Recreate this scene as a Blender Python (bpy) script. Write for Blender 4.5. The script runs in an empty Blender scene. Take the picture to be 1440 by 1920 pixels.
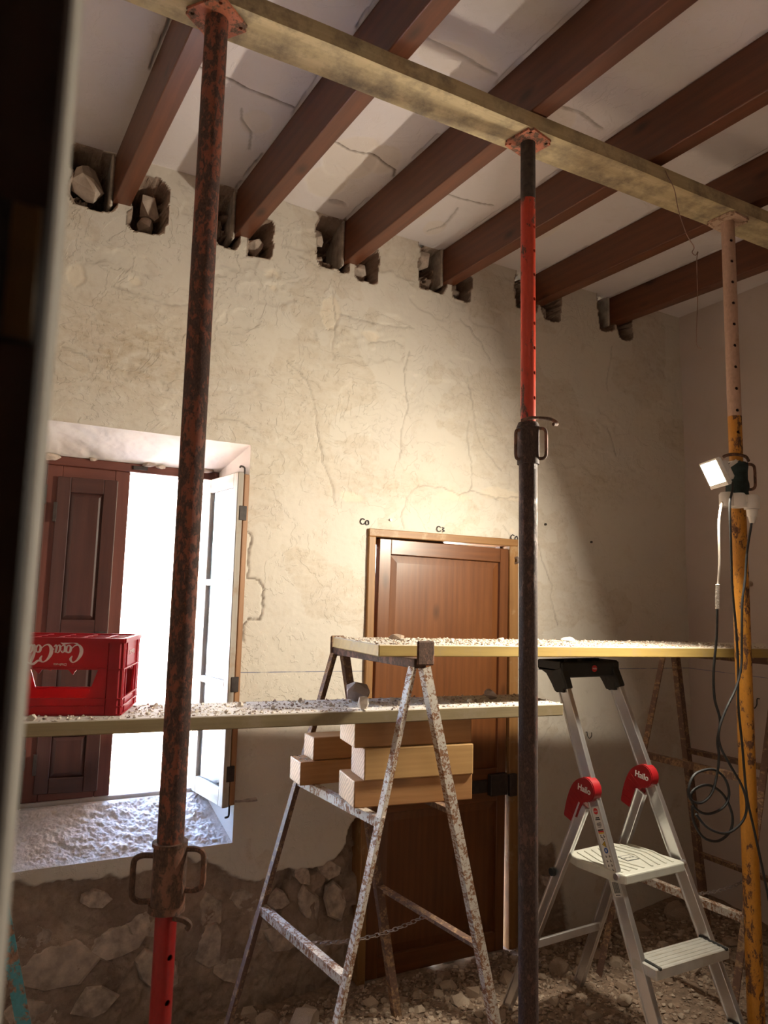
import bpy, bmesh, math, random
import numpy as np
from mathutils import Matrix, Vector
random.seed(7)
SC = bpy.context.scene
COL = SC.collection

# ------------------------------------------------------------------ camera
cam_d = bpy.data.cameras.new('camera')
cam = bpy.data.objects.new('camera', cam_d)
COL.objects.link(cam)
right = Vector((0.88254, -0.46963, 0.02366))
up = Vector((-0.07782, -0.09625, 0.99231))
fwd = Vector((0.46374, 0.8776, 0.12149))
M = Matrix((right, up, -fwd)).transposed().to_4x4()
M.translation = (0, 0, 1.65)
cam.matrix_world = M
cam_d.sensor_fit = 'VERTICAL'
cam_d.sensor_height = 36.0
cam_d.sensor_width = 27.0
cam_d.lens = 1363.7 / 1920 * 36
cam_d.clip_start = 0.02
cam_d.dof.use_dof = True
cam_d.dof.focus_distance = 2.7
cam_d.dof.aperture_fstop = 4.8
SC.camera = cam

# ------------------------------------------------------------------ world, sun, exposure
w = bpy.data.worlds.new('sky')
SC.world = w
w.use_nodes = True
wn = w.node_tree
bg = wn.nodes['Background']
sky = wn.nodes.new('ShaderNodeTexSky')
sky.sky_type = 'NISHITA'
sky.sun_disc = False
sky.sun_elevation = math.radians(56)
sky.sun_rotation = math.radians(200)
sky.air_density = 1.0
sky.dust_density = 0.6
wn.links.new(sky.outputs[0], bg.inputs[0])
bg.inputs[1].default_value = 3.6
sun_d = bpy.data.lights.new('sun_offscreen', 'SUN')
sun_d.energy = 60.0
sun_d.angle = math.radians(0.6)
sun_d.color = (1.0, 0.95, 0.86)
sun = bpy.data.objects.new('sun_offscreen', sun_d)
COL.objects.link(sun)
sd = Vector((0.22, 0.56, -0.83)).normalized()
sun.rotation_euler = sd.to_track_quat('-Z', 'Y').to_euler()
sun.location = (-3, -6, 12)
SC.view_settings.view_transform = 'Standard'
SC.view_settings.look = 'None'
SC.view_settings.gamma = 1.0
SC.view_settings.use_curve_mapping = False
SC.view_settings.exposure = 1.4
LAMP_POWER = 720.0
LAMP_COLOR = (1.0, 0.915, 0.73)

# ------------------------------------------------------------------ numeric noise
_tab = {}
def vnoise(x, y, seed=0):
    if seed not in _tab:
        _tab[seed] = np.random.RandomState(seed).rand(256, 256)
    t = _tab[seed]
    xi = np.floor(x).astype(int); yi = np.floor(y).astype(int)
    fx = x - xi; fy = y - yi
    fx = fx * fx * (3 - 2 * fx); fy = fy * fy * (3 - 2 * fy)
    a = t[xi & 255, yi & 255]; b = t[(xi + 1) & 255, yi & 255]
    c = t[xi & 255, (yi + 1) & 255]; d = t[(xi + 1) & 255, (yi + 1) & 255]
    return (a * (1 - fx) + b * fx) * (1 - fy) + (c * (1 - fx) + d * fx) * fy
def fbm(x, y, seed=0, octv=4, gain=0.5):
    s = 0; a = 1; n = 0
    for k in range(octv):
        s = s + a * vnoise(x * 2 ** k, y * 2 ** k, seed + k * 13); n += a; a *= gain
    return s / n
def sstep(e0, e1, x):
    t = np.clip((x - e0) / (e1 - e0), 0, 1)
    return t * t * (3 - 2 * t)
def seg_dist(X, Z, pts):
    d = np.full(X.shape, 9.0)
    for (x0, z0), (x1, z1) in zip(pts[:-1], pts[1:]):
        dx, dz = x1 - x0, z1 - z0
        L = dx * dx + dz * dz + 1e-12
        t = np.clip(((X - x0) * dx + (Z - z0) * dz) / L, 0, 1)
        d = np.minimum(d, np.hypot(X - x0 - t * dx, Z - z0 - t * dz))
    return d

# ------------------------------------------------------------------ materials
def newmat(name):
    m = bpy.data.materials.new(name)
    m.use_nodes = True
    nt = m.node_tree
    return m, nt, nt.nodes['Principled BSDF']
def nd(nt, typ, ins=None, **attrs):
    n = nt.nodes.new(typ)
    for k, v in attrs.items():
        setattr(n, k, v)
    for k, v in (ins or {}).items():
        s = n.inputs[k]
        if isinstance(v, bpy.types.NodeSocket):
            nt.links.new(v, s)
        else:
            s.default_value = v
    return n
def c4(c):
    return (c[0], c[1], c[2], 1.0)
def coords(nt, scale=(1, 1, 1), loc=(0, 0, 0), rnd=0.0):
    tc = nd(nt, 'ShaderNodeTexCoord').outputs['Object']
    if rnd:
        oi = nd(nt, 'ShaderNodeObjectInfo').outputs['Random']
        ml = nd(nt, 'ShaderNodeMath', {0: oi, 1: rnd}, operation='MULTIPLY').outputs[0]
        tc = nd(nt, 'ShaderNodeVectorMath', {0: tc, 1: ml}, operation='ADD').outputs[0]
    return nd(nt, 'ShaderNodeMapping', {'Vector': tc, 'Scale': scale, 'Location': loc}).outputs[0]
def noise(nt, vec, scale, detail=4, rough=0.55, dist=0.0):
    return nd(nt, 'ShaderNodeTexNoise', {'Vector': vec, 'Scale': scale, 'Detail': detail, 'Roughness': rough, 'Distortion': dist}).outputs['Fac']
def rmp(nt, fac, e0, e1):
    return nd(nt, 'ShaderNodeMapRange', {'Value': fac, 'From Min': e0, 'From Max': e1}, clamp=True).outputs[0]
def mx(nt, fac, a, b):
    n = nd(nt, 'ShaderNodeMix', data_type='RGBA')
    for i, v in ((0, fac), (6, a), (7, b)):
        if isinstance(v, bpy.types.NodeSocket):
            nt.links.new(v, n.inputs[i])
        else:
            n.inputs[i].default_value = c4(v) if i else v
    return n.outputs[2]
def mth(nt, op, a, b=0.0):
    return nd(nt, 'ShaderNodeMath', {0: a, 1: b}, operation=op).outputs[0]
def bmp(nt, h, strength, dist):
    return nd(nt, 'ShaderNodeBump', {'Height': h, 'Strength': strength, 'Distance': dist}).outputs[0]
def attr(nt, name):
    return nd(nt, 'ShaderNodeAttribute', attribute_name=name).outputs['Fac']
def lk(nt, s, b, key):
    nt.links.new(s, b.inputs[key])
MAT = {}

def m_plain(name, c, rough=0.5, metal=0.0, var=0.12, scale=30, bump=0.0, dirt=None, dirt_amt=0.4):
    m, nt, b = newmat(name)
    v = coords(nt, rnd=9)
    f = noise(nt, v, scale, 4)
    col = mx(nt, rmp(nt, f, 0.3, 0.7), tuple(x * (1 - var) for x in c), tuple(min(1, x * (1 + var)) for x in c))
    if dirt:
        d = noise(nt, v, scale * 0.35, 6, 0.65)
        col = mx(nt, rmp(nt, d, 0.68 - dirt_amt * 0.35, 0.85 - dirt_amt * 0.3), col, dirt)
    lk(nt, col, b, 'Base Color')
    b.inputs['Roughness'].default_value = rough
    b.inputs['Metallic'].default_value = metal
    if bump:
        lk(nt, bmp(nt, f, 0.5, bump), b, 'Normal')
    MAT[name] = m
    return m

def m_plaster(name, base, warm, stain, wall=False, bumpd=0.004, line=None):
    m, nt, b = newmat(name)
    v = coords(nt)
    n1 = noise(nt, v, 1.7, 6, 0.6)
    n2 = noise(nt, v, 9, 6, 0.65)
    n3 = noise(nt, v, 70, 4, 0.6)
    col = mx(nt, rmp(nt, n1, 0.35, 0.7), base, warm)
    col = mx(nt, mth(nt, 'MULTIPLY', rmp(nt, n2, 0.56, 0.78), 0.35), col, stain)
    h = mth(nt, 'ADD', mth(nt, 'MULTIPLY', n2, 0.7), mth(nt, 'MULTIPLY', n3, 0.18))
    if wall:
        fl = noise(nt, v, 6.5, 7, 0.62, 0.5)
        h = mth(nt, 'ADD', h, mth(nt, 'MULTIPLY', rmp(nt, fl, 0.50, 0.515), 0.55))
        h = mth(nt, 'ADD', h, mth(nt, 'MULTIPLY', rmp(nt, fl, 0.60, 0.61), 0.5))
        st = attr(nt, 'stain')
        vs = coords(nt, (1, 1, 2.2))
        ns = noise(nt, vs, 11, 8, 0.7, 0.6)
        col = mx(nt, mth(nt, 'MULTIPLY', st, rmp(nt, ns, 0.32, 0.72)), col, stain)
        nf = noise(nt, v, 36, 6, 0.7)
        col = mx(nt, mth(nt, 'MULTIPLY', mth(nt, 'MULTIPLY', st, 0.55), rmp(nt, nf, 0.52, 0.7)), col, tuple(x * 0.55 for x in stain))
        col = mx(nt, attr(nt, 'peel'), col, (0.76, 0.65, 0.52))
        ba = attr(nt, 'bare')
        bn = noise(nt, v, 5, 8, 0.7)
        bn2 = noise(nt, v, 26, 6, 0.7)
        bc = mx(nt, rmp(nt, bn, 0.35, 0.66), (0.25, 0.170, 0.128), (0.47, 0.350, 0.275))
        bc = mx(nt, mth(nt, 'MULTIPLY', rmp(nt, bn2, 0.55, 0.75), 0.5), bc, (0.17, 0.12, 0.095))
        col = mx(nt, ba, col, bc)
        col = mx(nt, mth(nt, 'MULTIPLY', attr(nt, 'crack'), 0.85), col, (0.16, 0.11, 0.08))
        h = mth(nt, 'ADD', h, mth(nt, 'MULTIPLY', ba, mth(nt, 'ADD', mth(nt, 'MULTIPLY', bn2, 2.5), mth(nt, 'MULTIPLY', noise(nt, v, 90, 5, 0.7), 1.6))))
    if line:
        ax, k0, k1 = line
        sp = nd(nt, 'ShaderNodeSeparateXYZ', {0: nd(nt, 'ShaderNodeTexCoord').outputs['Object']})
        tgt = mth(nt, 'ADD', mth(nt, 'MULTIPLY', sp.outputs[ax], k1), k0)
        dd = mth(nt, 'ABSOLUTE', mth(nt, 'SUBTRACT', sp.outputs[2], tgt))
        ln = mth(nt, 'MULTIPLY', mth(nt, 'LESS_THAN', dd, 0.0019), rmp(nt, n2, 0.35, 0.5))
        col = mx(nt, mth(nt, 'MULTIPLY', ln, 0.75), col, (0.12, 0.14, 0.26))
    lk(nt, col, b, 'Base Color')
    b.inputs['Roughness'].default_value = 0.85
    b.inputs['Specular IOR Level'].default_value = 0.25
    lk(nt, bmp(nt, h, 0.55, bumpd), b, 'Normal')
    MAT[name] = m
    return m

def m_wood(name, dark, light, rough=0.45, wavew=0.24, ring=14.0, dirt=None, dirt_amt=0.3, dust=None, knots=0.5, coat=0.0, stretch=0.06, end=None, bumpd=0.0012):
    m, nt, b = newmat(name)
    v = coords(nt, rnd=7)
    vg = nd(nt, 'ShaderNodeMapping', {'Vector': v, 'Scale': (stretch * 8, 8, 8), 'Location': (0.3, 0.17, 0.4)}).outputs[0]
    wv = nd(nt, 'ShaderNodeTexWave', {'Vector': vg, 'Scale': ring / 8, 'Distortion': 6.0, 'Detail': 4, 'Detail Scale': 0.7, 'Detail Roughness': 0.6}, wave_type='RINGS', rings_direction='X').outputs['Fac']
    fine = noise(nt, nd(nt, 'ShaderNodeMapping', {'Vector': v, 'Scale': (6, 130, 130)}).outputs[0], 1.0, 5, 0.7)
    big = noise(nt, nd(nt, 'ShaderNodeMapping', {'Vector': v, 'Scale': (2.0, 12, 12)}).outputs[0], 1.0, 4, 0.6)
    f = mth(nt, 'ADD', mth(nt, 'MULTIPLY', wv, wavew), mth(nt, 'ADD', mth(nt, 'MULTIPLY', fine, 0.38), mth(nt, 'MULTIPLY', big, 0.45)))
    col = mx(nt, rmp(nt, f, 0.18 + wavew * 0.5, 0.70 + wavew * 0.5), dark, light)
    if knots:
        vk = nd(nt, 'ShaderNodeMapping', {'Vector': v, 'Scale': (3.2, 7, 7)}).outputs[0]
        vd = nd(nt, 'ShaderNodeTexVoronoi', {'Vector': vk, 'Scale': 1.0, 'Randomness': 1.0}).outputs['Distance']
        k = rmp(nt, vd, 0.17, 0.05)
        col = mx(nt, mth(nt, 'MULTIPLY', k, knots), col, tuple(x * 0.25 for x in dark))
    if dirt:
        dn = noise(nt, v, 9, 8, 0.72)
        col = mx(nt, rmp(nt, dn, 0.62 - dirt_amt * 0.4, 0.8 - dirt_amt * 0.3), col, dirt)
    if end:
        ge = nd(nt, 'ShaderNodeTexCoord').outputs['Normal']
        sx = mth(nt, 'ABSOLUTE', nd(nt, 'ShaderNodeSeparateXYZ', {0: ge}).outputs[0])
        ec = mx(nt, rmp(nt, wv, 0.2, 0.8), tuple(x * 0.72 for x in end), end)
        col = mx(nt, mth(nt, 'GREATER_THAN', sx, 0.8), col, ec)
    if dust:
        gz = nd(nt, 'ShaderNodeSeparateXYZ', {0: nd(nt, 'ShaderNodeNewGeometry').outputs['Normal']}).outputs[2]
        dn = noise(nt, v, 40, 6, 0.7)
        col = mx(nt, mth(nt, 'MULTIPLY', rmp(nt, gz, 0.5, 0.9), rmp(nt, dn, 0.2, 0.5)), col, dust)
    lk(nt, col, b, 'Base Color')
    b.inputs['Roughness'].default_value = rough
    b.inputs['Coat Weight'].default_value = coat
    b.inputs['Coat Roughness'].default_value = 0.25
    lk(nt, bmp(nt, f, 0.35, bumpd), b, 'Normal')
    MAT[name] = m
    return m

def m_paint(name, paint, rust, amount=0.3, scale=22, rough=0.45, metal=0.0, stretch=0.5, rust2=None):
    m, nt, b = newmat(name)
    v = coords(nt, (1, 1, stretch), rnd=5)
    n1 = noise(nt, v, scale, 8, 0.72, 0.3)
    n2 = noise(nt, v, scale * 4, 4, 0.6)
    n3 = noise(nt, v, scale * 0.2, 4, 0.6)
    thr = mth(nt, 'ADD', mth(nt, 'MULTIPLY', n3, -0.45), 0.95 - amount * 0.62)
    k = rmp(nt, mth(nt, 'SUBTRACT', n1, thr), -0.02, 0.03)
    pc = mx(nt, rmp(nt, n2, 0.3, 0.7), tuple(x * 0.86 for x in paint), tuple(min(1, x * 1.1) for x in paint))
    rc = mx(nt, rmp(nt, n2, 0.35, 0.65), tuple(x * 0.55 for x in rust), rust2 or tuple(min(1, x * 1.35) for x in rust))
    lk(nt, mx(nt, k, pc, rc), b, 'Base Color')
    ro = nd(nt, 'ShaderNodeMapRange', {'Value': k, 'To Min': rough, 'To Max': 0.85}).outputs[0]
    lk(nt, ro, b, 'Roughness')
    b.inputs['Metallic'].default_value = metal
    lk(nt, bmp(nt, mth(nt, 'ADD', mth(nt, 'MULTIPLY', k, -0.6), mth(nt, 'MULTIPLY', n2, 0.4)), 0.5, 0.0012), b, 'Normal')
    MAT[name] = m
    return m

m_plaster('plaster_back', (0.66, 0.595, 0.53), (0.69, 0.62, 0.53), (0.47, 0.35, 0.23), wall=True, bumpd=0.0055, line=(0, 1.3545, -0.0145))
m_plaster('plaster_right', (0.60, 0.495, 0.45), (0.56, 0.455, 0.41), (0.48, 0.375, 0.32), line=(1, 1.252, 0.0165))
m_plaster('plaster_plain', (0.66, 0.595, 0.53), (0.69, 0.62, 0.53), (0.47, 0.35, 0.23))
m_plaster('plaster_ceiling', (0.76, 0.69, 0.69), (0.73, 0.66, 0.65), (0.66, 0.56, 0.49), wall=True, bumpd=0.002)
m_plaster('plaster_reveal', (0.76, 0.70, 0.655), (0.72, 0.66, 0.58), (0.62, 0.52, 0.44), bumpd=0.006)
m_plain('sill_mortar', (0.66, 0.60, 0.57), 0.95, var=0.16, scale=110, bump=0.010, dirt=(0.50, 0.43, 0.39), dirt_amt=0.25)
m_plain('mortar', (0.40, 0.335, 0.28), 0.95, var=0.35, scale=22, bump=0.008, dirt=(0.20, 0.15, 0.12), dirt_amt=0.4)
m_plain('masonry', (0.34, 0.27, 0.225), 0.95, var=0.45, scale=14, bump=0.01)
m_plain('wall_stone', (0.46, 0.36, 0.295), 0.95, var=0.35, scale=30, bump=0.012, dirt=(0.22, 0.165, 0.13), dirt_amt=0.35)
m_plain('hole_stone', (0.46, 0.36, 0.295), 0.92, var=0.3, scale=20, bump=0.006, dirt=(0.30, 0.22, 0.17), dirt_amt=0.35)
m_plain('rubble_stone', (0.37, 0.265, 0.195), 0.93, var=0.28, scale=24, bump=0.004, dirt=(0.36, 0.27, 0.21), dirt_amt=0.5)
m_plain('rubble_stone_pale', (0.48, 0.375, 0.29), 0.93, var=0.18, scale=24, bump=0.004)
m_plain('soil', (0.26, 0.18, 0.13), 0.97, var=0.35, scale=40, bump=0.01)
m_plain('plaster_lump', (0.68, 0.60, 0.52), 0.93, var=0.2, scale=40, bump=0.003, dirt=(0.48, 0.38, 0.30), dirt_amt=0.4)
m_plain('dark_lump', (0.34, 0.26, 0.23), 0.95, var=0.3, scale=40, bump=0.004)
m_wood('beam_wood', (0.072, 0.021, 0.010), (0.185, 0.056, 0.021), 0.42, 0.10, ring=9, knots=0.75, coat=0.12, stretch=0.03)
m_wood('needle_wood', (0.36, 0.275, 0.150), (0.66, 0.53, 0.32), 0.85, 0.12, ring=8, dirt=(0.20, 0.155, 0.105), dirt_amt=0.46, stretch=0.04, knots=0.35, bumpd=0.003)
m_wood('plank_wood', (0.32, 0.205, 0.055), (0.52, 0.36, 0.11), 0.7, 0.08, ring=10, dust=(0.64, 0.575, 0.51), knots=0.3, dirt=(0.36, 0.26, 0.13), dirt_amt=0.2)
m_wood('plank_wood_grey', (0.19, 0.14, 0.075), (0.32, 0.245, 0.13), 0.8, 0.08, ring=10, dust=(0.60, 0.55, 0.52), knots=0.3, dirt=(0.30, 0.23, 0.16), dirt_amt=0.25)
m_wood('lumber_wood', (0.32, 0.145, 0.05), (0.50, 0.255, 0.10), 0.6, 0.08, ring=22, knots=0.45, end=(0.60, 0.38, 0.215), stretch=0.05)
m_wood('lumber_wood_pale', (0.40, 0.22, 0.08), (0.58, 0.35, 0.14), 0.6, 0.08, ring=26, knots=0.35, end=(0.54, 0.34, 0.23), stretch=0.05)
m_wood('door_wood', (0.105, 0.034, 0.011), (0.225, 0.080, 0.025), 0.36, 0.10, ring=12, knots=0.6, coat=0.25, stretch=0.05)
m_wood('door_frame_wood', (0.20, 0.090, 0.028), (0.37, 0.185, 0.062), 0.5, 0.1, ring=12, knots=0.2, dirt=(0.45, 0.32, 0.18), dirt_amt=0.15, stretch=0.05)
m_wood('shutter_wood', (0.042, 0.014, 0.011), (0.085, 0.030, 0.023), 0.45, 0.1, ring=10, knots=0.4, coat=0.1, stretch=0.05)
m_wood('window_frame_wood', (0.085, 0.022, 0.014), (0.17, 0.047, 0.029), 0.5, 0.1, ring=10, knots=0.3, stretch=0.05)
m_wood('casement_wood', (0.34, 0.29, 0.24), (0.56, 0.51, 0.46), 0.75, ring=10, knots=0.3, dirt=(0.34, 0.24, 0.16), dirt_amt=0.25, stretch=0.05)
m_wood('shutter_edge_wood', (0.23, 0.105, 0.045), (0.42, 0.205, 0.09), 0.55, ring=12, knots=0.5, stretch=0.05)
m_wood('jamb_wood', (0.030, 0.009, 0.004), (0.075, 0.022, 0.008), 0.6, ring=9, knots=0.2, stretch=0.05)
m_paint('rust_red', (0.215, 0.058, 0.030), (0.070, 0.034, 0.027), 0.42, scale=75, rough=0.7)
m_paint('red_paint', (0.28, 0.008, 0.008), (0.10, 0.045, 0.03), 0.14, scale=30, rough=0.35)
m_paint('orange_red_paint', (0.46, 0.042, 0.020), (0.10, 0.05, 0.035), 0.20, scale=26, rough=0.4)
m_paint('dark_rust', (0.105, 0.045, 0.034), (0.055, 0.030, 0.025), 0.5, scale=60, rough=0.6)
m_paint('rust_brown', (0.20, 0.085, 0.050), (0.09, 0.045, 0.03), 0.45, scale=50, rough=0.75)
m_paint('yellow_paint', (0.50, 0.205, 0.018), (0.11, 0.045, 0.022), 0.29, scale=34, rough=0.45)
m_paint('pink_primer', (0.47, 0.30, 0.225), (0.33, 0.19, 0.13), 0.14, scale=30, rough=0.7)
m_paint('plate_red', (0.42, 0.125, 0.065), (0.15, 0.08, 0.05), 0.35, scale=40, rough=0.7)
m_paint('plate_pale', (0.52, 0.36, 0.26), (0.30, 0.18, 0.12), 0.3, scale=40, rough=0.7)
m_paint('trestle_white', (0.56, 0.50, 0.44), (0.25, 0.115, 0.055), 0.34, scale=120, rough=0.55)
m_paint('trestle_brown', (0.15, 0.080, 0.055), (0.30, 0.18, 0.10), 0.33, scale=40, rough=0.7)
m_paint('teal_paint', (0.05, 0.19, 0.22), (0.20, 0.10, 0.06), 0.32, scale=30, rough=0.5)
m_plain('black_socket', (0.055, 0.038, 0.03), 0.8, var=0.4, scale=60, bump=0.002)
m_plain('aluminium', (0.72, 0.71, 0.72), 0.30, 0.9, var=0.06, scale=14)
m_plain('aluminium_step', (0.66, 0.64, 0.60), 0.48, 0.6, var=0.08, scale=20, dirt=(0.56, 0.51, 0.44), dirt_amt=0.45)
m_plain('platform_grey', (0.62, 0.615, 0.55), 0.55, 0.25, var=0.08, scale=20, dirt=(0.55, 0.46, 0.33), dirt_amt=0.3)
m_plain('black_plastic', (0.018, 0.019, 0.020), 0.5, var=0.3, scale=20, dirt=(0.09, 0.088, 0.08), dirt_amt=0.3)
m_plain('red_plastic', (0.30, 0.008, 0.012), 0.4, var=0.1, scale=20)
m_plain('white_print', (0.80, 0.78, 0.76), 0.5, var=0.03)
m_plain('crate_print', (0.78, 0.62, 0.62), 0.6, var=0.12, scale=60)
m_plain('black_print', (0.03, 0.03, 0.03), 0.6, var=0.05)
m_plain('gold_print', (0.75, 0.48, 0.03), 0.6, var=0.05)
m_plain('blue_print', (0.04, 0.12, 0.42), 0.6, var=0.05)
m_plain('red_print', (0.62, 0.03, 0.03), 0.6, var=0.05)
m_plain('white_plastic', (0.72, 0.66, 0.62), 0.45, var=0.05, dirt=(0.55, 0.48, 0.42), dirt_amt=0.2)
m_plain('lamp_grey', (0.62, 0.58, 0.57), 0.45, 0.2, var=0.04)
m_plain('cable_black', (0.022, 0.022, 0.024), 0.55, var=0.2, dirt=(0.10, 0.09, 0.08), dirt_amt=0.15)
m_plain('cable_white', (0.62, 0.54, 0.47), 0.6, var=0.1)
m_plain('rag_green', (0.030, 0.052, 0.052), 0.7, var=0.4, scale=40, bump=0.003)
m_plain('iron_dark', (0.045, 0.032, 0.028), 0.6, 0.3, var=0.3, scale=60)
m_plain('galvanised', (0.33, 0.27, 0.25), 0.5, 0.6, var=0.3, scale=60)
m_plain('brass', (0.17, 0.075, 0.018), 0.5, 0.2, var=0.2, scale=30)
m_plain('garden_stone', (0.54, 0.50, 0.43), 0.95, var=0.22, scale=5, bump=0.01)
m_plain('garden_ground', (0.52, 0.39, 0.31), 0.95, var=0.2, scale=6)
m_plain('hill_green', (0.16, 0.20, 0.16), 1.0, var=0.35, scale=0.3)
m_plain('weed', (0.55, 0.47, 0.12), 0.8, var=0.3)
m_plain('wire', (0.30, 0.19, 0.15), 0.5, 0.5, var=0.3)
m_plain('pencil', (0.05, 0.045, 0.05), 0.8, var=0.1)

def m_crate():
    m, nt, b = newmat('crate_red')
    v = coords(nt)
    n = noise(nt, v, 60, 6, 0.7)
    n2 = noise(nt, v, 14, 4)
    col = mx(nt, rmp(nt, n2, 0.3, 0.7), (0.33, 0.004, 0.013), (0.44, 0.008, 0.021))
    col = mx(nt, rmp(nt, n, 0.69, 0.74), col, (0.68, 0.42, 0.40))
    lk(nt, col, b, 'Base Color')
    b.inputs['Roughness'].default_value = 0.42
    tr = nd(nt, 'ShaderNodeBsdfTranslucent', {'Color': (0.85, 0.015, 0.035, 1)})
    mix = nd(nt, 'ShaderNodeMixShader', {0: 0.32, 1: b.outputs[0], 2: tr.outputs[0]})
    nt.links.new(mix.outputs[0], nt.nodes['Material Output'].inputs[0])
    MAT['crate_red'] = m
m_crate()
def m_glass():
    m, nt, b = newmat('pane_glass')
    lw = nd(nt, 'ShaderNodeFresnel', {'IOR': 1.6}).outputs[0]
    tp = nd(nt, 'ShaderNodeBsdfTransparent', {'Color': (0.92, 0.95, 0.96, 1)})
    gl = nd(nt, 'ShaderNodeBsdfGlossy', {'Color': (1, 1, 1, 1), 'Roughness': 0.01})
    df = nd(nt, 'ShaderNodeBsdfDiffuse', {'Color': (0.7, 0.7, 0.7, 1)})
    a = nd(nt, 'ShaderNodeMixShader', {0: lw, 1: tp.outputs[0], 2: gl.outputs[0]})
    n = rmp(nt, noise(nt, coords(nt), 9, 5, 0.6), 0.45, 0.8)
    c = nd(nt, 'ShaderNodeMixShader', {0: mth(nt, 'MULTIPLY', n, 0.16), 1: a.outputs[0], 2: df.outputs[0]})
    nt.links.new(c.outputs[0], nt.nodes['Material Output'].inputs[0])
    MAT['pane_glass'] = m
m_glass()
def m_emit():
    m, nt, b = newmat('lamp_light')
    e = nd(nt, 'ShaderNodeEmission', {'Color': c4(LAMP_COLOR), 'Strength': LAMP_POWER})
    nt.links.new(e.outputs[0], nt.nodes['Material Output'].inputs[0])
    MAT['lamp_light'] = m
m_emit()

# ------------------------------------------------------------------ mesh helpers
def link(name, me, mat, parent=None, Mw=None):
    o = bpy.data.objects.new(name, me)
    COL.objects.link(o)
    if mat and not me.materials:
        me.materials.append(MAT[mat])
    Mw = Mw or Matrix.Identity(4)
    if parent is not None:
        o.parent = parent
        o.matrix_basis = WM(parent).inverted() @ Mw
    else:
        o.matrix_basis = Mw
    return o
def WM(o):
    m = o.matrix_basis.copy()
    while o.parent is not None:
        o = o.parent
        m = o.matrix_basis @ m
    return m
def tag(o, label, cat, group=None, kind=None):
    o['label'] = label
    o['category'] = cat
    if group: o['group'] = group
    if kind: o['kind'] = kind
    return o
def thing(name, loc, label, cat, group=None, kind=None, rz=0.0):
    o = bpy.data.objects.new(name, None)
    COL.objects.link(o)
    o.empty_display_size = 0.1
    o.matrix_basis = Matrix.Translation(loc) @ Matrix.Rotation(rz, 4, 'Z')
    return tag(o, label, cat, group, kind)
def tomesh(bm, name, smooth=False, flip=True):
    if flip:
        bmesh.ops.recalc_face_normals(bm, faces=bm.faces)
    me = bpy.data.meshes.new(name)
    bm.to_mesh(me)
    bm.free()
    if smooth:
        me.polygons.foreach_set('use_smooth', [True] * len(me.polygons))
        me.set_sharp_from_angle(angle=math.radians(40))
    return me
def box_bm(bm, sx, sy, sz, c=(0, 0, 0)):
    r = bmesh.ops.create_cube(bm, size=1.0)
    for v in r['verts']:
        v.co = Vector((v.co.x * sx + c[0], v.co.y * sy + c[1], v.co.z * sz + c[2]))
    return r['verts']
def bev(bm, off, seg=1):
    if off:
        bmesh.ops.bevel(bm, geom=list(bm.edges), offset=off, segments=seg, affect='EDGES', profile=0.5, clamp_overlap=True)
def box(name, x0, x1, y0, y1, z0, z1, mat, parent=None, bevel=0.002, axis='x', Mw=None):
    """axis-aligned block whose local X runs along the named axis (for grain)"""
    c = Vector(((x0 + x1) / 2, (y0 + y1) / 2, (z0 + z1) / 2))
    s = (x1 - x0, y1 - y0, z1 - z0)
    if axis == 'x': R = Matrix.Identity(4); d = s
    elif axis == 'y': R = Matrix.Rotation(math.pi / 2, 4, 'Z'); d = (s[1], s[0], s[2])
    else: R = Matrix.Rotation(-math.pi / 2, 4, 'Y'); d = (s[2], s[1], s[0])
    bm = bmesh.new(); box_bm(bm, *d); bev(bm, bevel)
    m = Matrix.Translation(c) @ R
    if Mw is not None: m = Mw @ m
    return link(name, tomesh(bm, name), mat, parent, m)
def frame_along(p0, p1, upv=(0, 0, 1)):
    p0 = Vector(p0); p1 = Vector(p1)
    x = (p1 - p0).normalized()
    u = Vector(upv)
    y = u.cross(x)
    if y.length < 1e-4: y = Vector((0, 1, 0)).cross(x)
    y.normalize()
    z = x.cross(y)
    m = Matrix((x, y, z)).transposed().to_4x4()
    m.translation = (p0 + p1) / 2
    return m, (p1 - p0).length
def bar(name, p0, p1, wd, ht, mat, parent=None, bevel=0.002, upv=(0, 0, 1)):
    m, L = frame_along(p0, p1, upv)
    bm = bmesh.new(); box_bm(bm, L, wd, ht); bev(bm, bevel)
    return link(name, tomesh(bm, name), mat, parent, m)
def prism_bm(bm, poly, t0, t1, axis='x'):
    """extrude a 2-D polygon along an axis"""
    def P(a, b, t):
        return {'x': (t, a, b), 'y': (a, t, b), 'z': (a, b, t)}[axis]
    v0 = [bm.verts.new(P(a, b, t0)) for a, b in poly]
    v1 = [bm.verts.new(P(a, b, t1)) for a, b in poly]
    n = len(poly)
    bm.faces.new(v0); bm.faces.new(v1[::-1])
    for i in range(n):
        bm.faces.new((v0[i], v0[(i + 1) % n], v1[(i + 1) % n], v1[i]))
def angle_bar(name, p0, p1, wd, t, mat, parent, upv=(0, 0, 1), sx=1, sy=1):
    m, L = frame_along(p0, p1, upv)
    poly = [(0, 0), (wd, 0), (wd, t), (t, t), (t, wd), (0, wd)]
    poly = [(sx * (a - wd / 2), sy * (b - wd / 2)) for a, b in poly]
    bm = bmesh.new(); prism_bm(bm, poly, -L / 2, L / 2)
    return link(name, tomesh(bm, name), mat, parent, m)
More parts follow.
